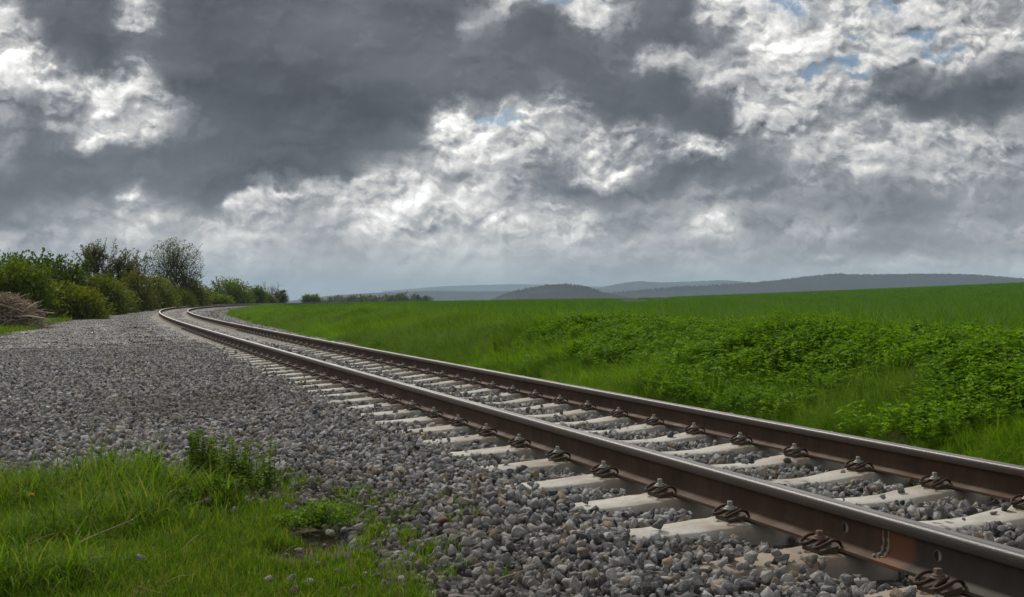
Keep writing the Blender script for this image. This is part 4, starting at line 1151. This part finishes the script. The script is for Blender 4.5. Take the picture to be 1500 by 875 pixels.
ridge([(820, 440), (875, 431), (910, 429), (940, 427), (965, 424), (1000, 421), (1050, 419), (1085, 417), (1110, 415), (1150, 411), (1190, 406), (1215, 403.5), (1235, 402), (1255, 404), (1300, 403.5), (1350, 402.5), (1400, 403), (1440, 404.5), (1470, 407), (1500, 410), (1560, 413), (1700, 420)], 2400, 'long dark wooded ridge behind the right half of the field', 260, 4)
ridge([(840, 430), (870, 424), (900, 417.5), (935, 412), (970, 414.5), (1010, 413), (1060, 411), (1090, 413), (1130, 416), (1200, 424)], 4300, 'pale blue hills between knoll and long ridge', 500, 5, .3)
ridge([(380, 446), (430, 441), (485, 433.5), (540, 430), (600, 428.5), (650, 428), (700, 427.5), (760, 427), (830, 430), (900, 436)], 3300, 'pale grey hills behind the far row of trees', 500, 6, .3)
ridge([(560, 427), (650, 419.5), (700, 418), (760, 416.5), (820, 418), (880, 420), (960, 427)], 6200, 'faintest blue hills far behind the knoll', 500, 7, .2)

def build_haze():
    b = MB(); zt, zb = 92., -42.; b.box((0, 0, (zt + zb) / 2), (13600, 13600, zt - zb))
    m, g, out = material('haze')
    v = g.node('ShaderNodeVolumePrincipled'); v.inputs['Color'].default_value = (.62, .82, 1, 1); v.inputs['Density'].default_value = 1.7e-4
    g.nt.links.new(v.outputs[0], out.inputs['Volume'])
    o = link('haze', b.mesh('haze', [m])); tag(o, 'thin blue haze over the distant hills', kind='stuff')
build_haze()
# ---------------------------------------------------------------- weeds, single stones, twigs, a dandelion
M_STEM = simple('reddish_stem', (.10, .045, .03), .7, .3, 0, 30, .3)
M_STEMG = simple('green_stem', (.07, .13, .03), .7, .3, 0, 30, .3)
WEED = leaf_mat('weed_leaves', [(.050, .11, .014), (.075, .15, .018), (.115, .20, .022), (.17, .25, .03)], .35, inst=False)
def upright_weed(px, py, h, n_st, label, seed, spread=.05, leaf=.030, tiers=12, stem=M_STEM, group='leafy weeds at the edge of the verge', dense=3):
    r = np.random.default_rng(seed); x, y, z = at(px, py)
    root = link('leafy_weed', None, None, (x, y, z - .01)); tag(root, label, 'weed', group)
    b = MB(); C, Dn, Ln = [], [], []
    for k in range(int(n_st * 1.5)):
        bx, by = r.normal(0, spread, 2); hh = h * r.uniform(.5, 1.05); lx, ly = r.normal(0, .10, 2)
        f = np.linspace(0, 1, 6); pts = np.stack([bx + lx * hh * f ** 1.5, by + ly * hh * f ** 1.5, hh * f], 1); b.tube(pts, np.linspace(.0022, .0010, 6), 5, False)
        for lv in range(tiers):
            g_ = .22 + .78 * lv / (tiers - 1); p = np.array([np.interp(g_, f, pts[:, j]) for j in range(3)]); a0 = r.uniform(0, 6.28)
            for q in range(dense + (2 if lv > tiers - 3 else 0)):
                a = a0 + q * 6.283 / dense; C.append(p); Dn.append((math.cos(a), math.sin(a), .45 + r.normal(0, .25))); Ln.append(leaf * r.uniform(.7, 1.2) * (1.1 - .45 * g_))
    link('stems', b.mesh('stems', [stem], True), root)
    Ln = np.array(Ln); v, f = leafquads(np.array(C), np.array(Dn), Ln, Ln * .55, r)
    link('leaves', new_mesh('leaves', v, f, [WEED], attrs={'var': ('POINT', np.repeat(r.random(len(C)), 5))}), root)
W = [
    (292, 706, .205, 20, 'tallest dense leafy weed at the gravel edge, left one of the upright clumps', .045),
    (312, 700, .150, 10, 'leafy weed just right of the tallest upright clump', .035),
    (333, 712, .190, 9, 'thin upright weed with reddish stems, middle of the upright clumps', .04),
    (356, 716, .175, 8, 'upright weed with spaced reddish stems, second from the right', .04),
    (386, 722, .185, 7, 'upright weed with few reddish stems at the right end of the upright clumps', .035),
    (232, 706, .130, 6, 'short sparse weed with reddish stem left of the tallest clump', .05),
    (198, 700, .125, 5, 'short single-stemmed weed against the gravel, near the middle of the verge', .05),
    (160, 698, .11, 5, 'small thin weed standing in the grass left of the other weeds', .05),
    (330, 735, .09, 16, 'low yellowish weed growing in front of the upright clumps', .07),
]
for k, (px, py, h, n, lab, sp_) in enumerate(W): upright_weed(px, py, h * 1.38, n, lab, 900 + k, sp_, leaf=.034)
def bushy(px, py, rad, h, n, label, seed):
    r = np.random.default_rng(seed); x, y, z = at(px, py)
    root = link('bushy_plant', None, None, (x, y, z)); tag(root, label, 'plant')
    b = MB(); C = []
    for k in range(n):
        a = r.uniform(0, 6.283); q = rad * math.sqrt(r.random()); e = np.array([q * math.cos(a), q * math.sin(a), h * (1 - .5 * (q / rad) ** 2) * r.uniform(.35, 1)])
        b.tube([e * (.1, .1, 0), e * (.6, .6, .7), e], [.0018, .0014, .001], 4, False)
        for j in range(7): C.append(e + r.normal(0, .012, 3))
    link('stems', b.mesh('stems', [M_STEMG], True), root)
    C = np.array(C); Ln = r.uniform(.012, .022, len(C)); d = r.normal(0, 1, C.shape) * (1, 1, .4) + (0, 0, .35)
    v, f = leafquads(C, d, Ln, Ln * .75, r); link('leaves', new_mesh('leaves', v, f, [WEED], attrs={'var': ('POINT', np.repeat(np.clip(r.normal(.6, .25, len(C)), 0, 1), 5))}), root)
bushy(470, 775, .135, .12, 130, 'round bright green small-leaved plant at the corner of verge and gravel', 31)
bushy(432, 772, .07, .06, 50, 'lower small-leaved plant left of the round bright green one', 32)
bushy(545, 783, .05, .035, 16, 'tiny sprig with few leaves growing among the brownish stones', 33)
# dandelion
def dandelion():
    r = np.random.default_rng(3); x, y, z = at(45, 752)
    root = link('dandelion', None, None, (x, y, z)); tag(root, 'yellow dandelion flower in the grass near the left edge', 'flower')
    b = MB(); b.tube([(0, 0, 0), (.004, 0, .04), (.002, .002, .082)], .0016, 6); link('stem', b.mesh('stem', [M_STEMG], True), root)
    n = 110; a = r.uniform(0, 6.283, n); el = r.uniform(0, 1, n)
    d = np.stack([np.cos(a), np.sin(a), .15 + 1.1 * el], 1); C = np.tile([.002, .002, .082], (n, 1)); v, f = leafquads(C, d, .0165, .0035, r, .05)
    m = simple('yellow_petals', (.75, .50, .02), .6, .3, 0, 300, .12)
    link('petals', new_mesh('petals', v, f, [m]), root)
dandelion()
# single stones that stand out
def stone(px, py, size, col, label, seed, lift=.25, flat=.75):
    v, f = rock(seed, 18, 0, flat); x, y, z = at(px, py)
    m = simple('stone_' + str(seed), tuple(q * .75 for q in col), .9, .2, 0, 55, .5, 1, .006)
    o = link('stone', new_mesh('stone', v * size * .75, f, [m])); o.location = (x, y, z + size * lift * .6 + .008); o.rotation_euler = (0, 0, seed)
    tag(o, label, 'stone', 'single stones that stand out')
stone(21, 650, .055, (.20, .10, .05), 'rust orange stone lying on the grey gravel at the left edge', 41, .8)
stone(648, 775, .046, (.15, .085, .065), 'reddish brown angular stone at the foot of the gravel slope', 42, .9)
stone(712, 770, .055, (.16, .125, .10), 'pinkish brown block right of the reddish stone', 43, .9)
stone(661, 797, .062, (.17, .15, .12), 'flat tan stone below the reddish brown one', 44, .8, .5)
stone(722, 795, .055, (.12, .095, .07), 'dark brown slab tilted below the pinkish brown block', 45, .9, .5)
stone(483, 788, .036, (.40, .38, .36), 'whitish stone beside the round bright green plant', 46, .6)
stone(205, 830, .045, (.24, .23, .21), 'pale grey stone lying in the middle of the verge grass', 47, .6)
stone(395, 858, .040, (.30, .285, .27), 'pale stone at the right side of the verge near the bottom', 48, .5)
stone(452, 862, .036, (.28, .27, .25), 'pale stone at the bottom between bare soil and short turf', 49, .6)
stone(527, 782, .040, (.30, .28, .25), 'greyish tan stone on the bare soil right of the round plant', 50, .7)
stone(587, 700, .05, (.40, .36, .28), 'yellowish quartz stone half way up the gravel', 51, 1.0)
stone(738, 815, .036, (.45, .44, .42), 'light flat stone on the brown soil near the bottom middle', 52, .8, .5)
# twigs
M_TW = simple('weathered_twig', (.20, .16, .12), .9, .2, 0, 60, .3); M_TWD = simple('brown_twig', (.13, .09, .06), .9, .2, 0, 60, .3)
def twig(p0, p1, rad, mat, label, lift=.02, side=True, up=.0):
    a = Vector(at(*p0)); b_ = Vector(at(*p1)); a.z += lift; b_.z += lift + up
    c = (a + b_) / 2; d = b_ - a
    n = Vector((-d.y, d.x, 0)) * .04
    b = MB(); b.tube([a - c, (a - c) * .4 + n, (b_ - c) * .35 - n * .6, b_ - c], [rad, rad * .85, rad * .7, rad * .4], 6)
    if side: b.tube([(a - c) * .4 + n, (a - c) * .2 + n * 3.5, n * 5 + d * .08], [rad * .5, rad * .4, rad * .25], 5)
    tag(link('twig', b.mesh('twig', [mat], True), None, c), label, 'twig', 'dry twigs')
twig((726, 868), (774, 848), .0048, M_TW, 'pale straight stick on the stones near the bottom middle', .035, False)
twig((35, 822), (140, 775), .0035, M_TWD, 'brown forked twig in the grass left of the centre of the verge', .05)
twig((92, 835), (222, 772), .0032, M_TW, 'longest dry twig, lying across the middle of the verge', .05, True, .04)
twig((262, 768), (308, 746), .0026, M_TW, 'thin straw coloured stalk in the grass below the upright weeds', .06, False)
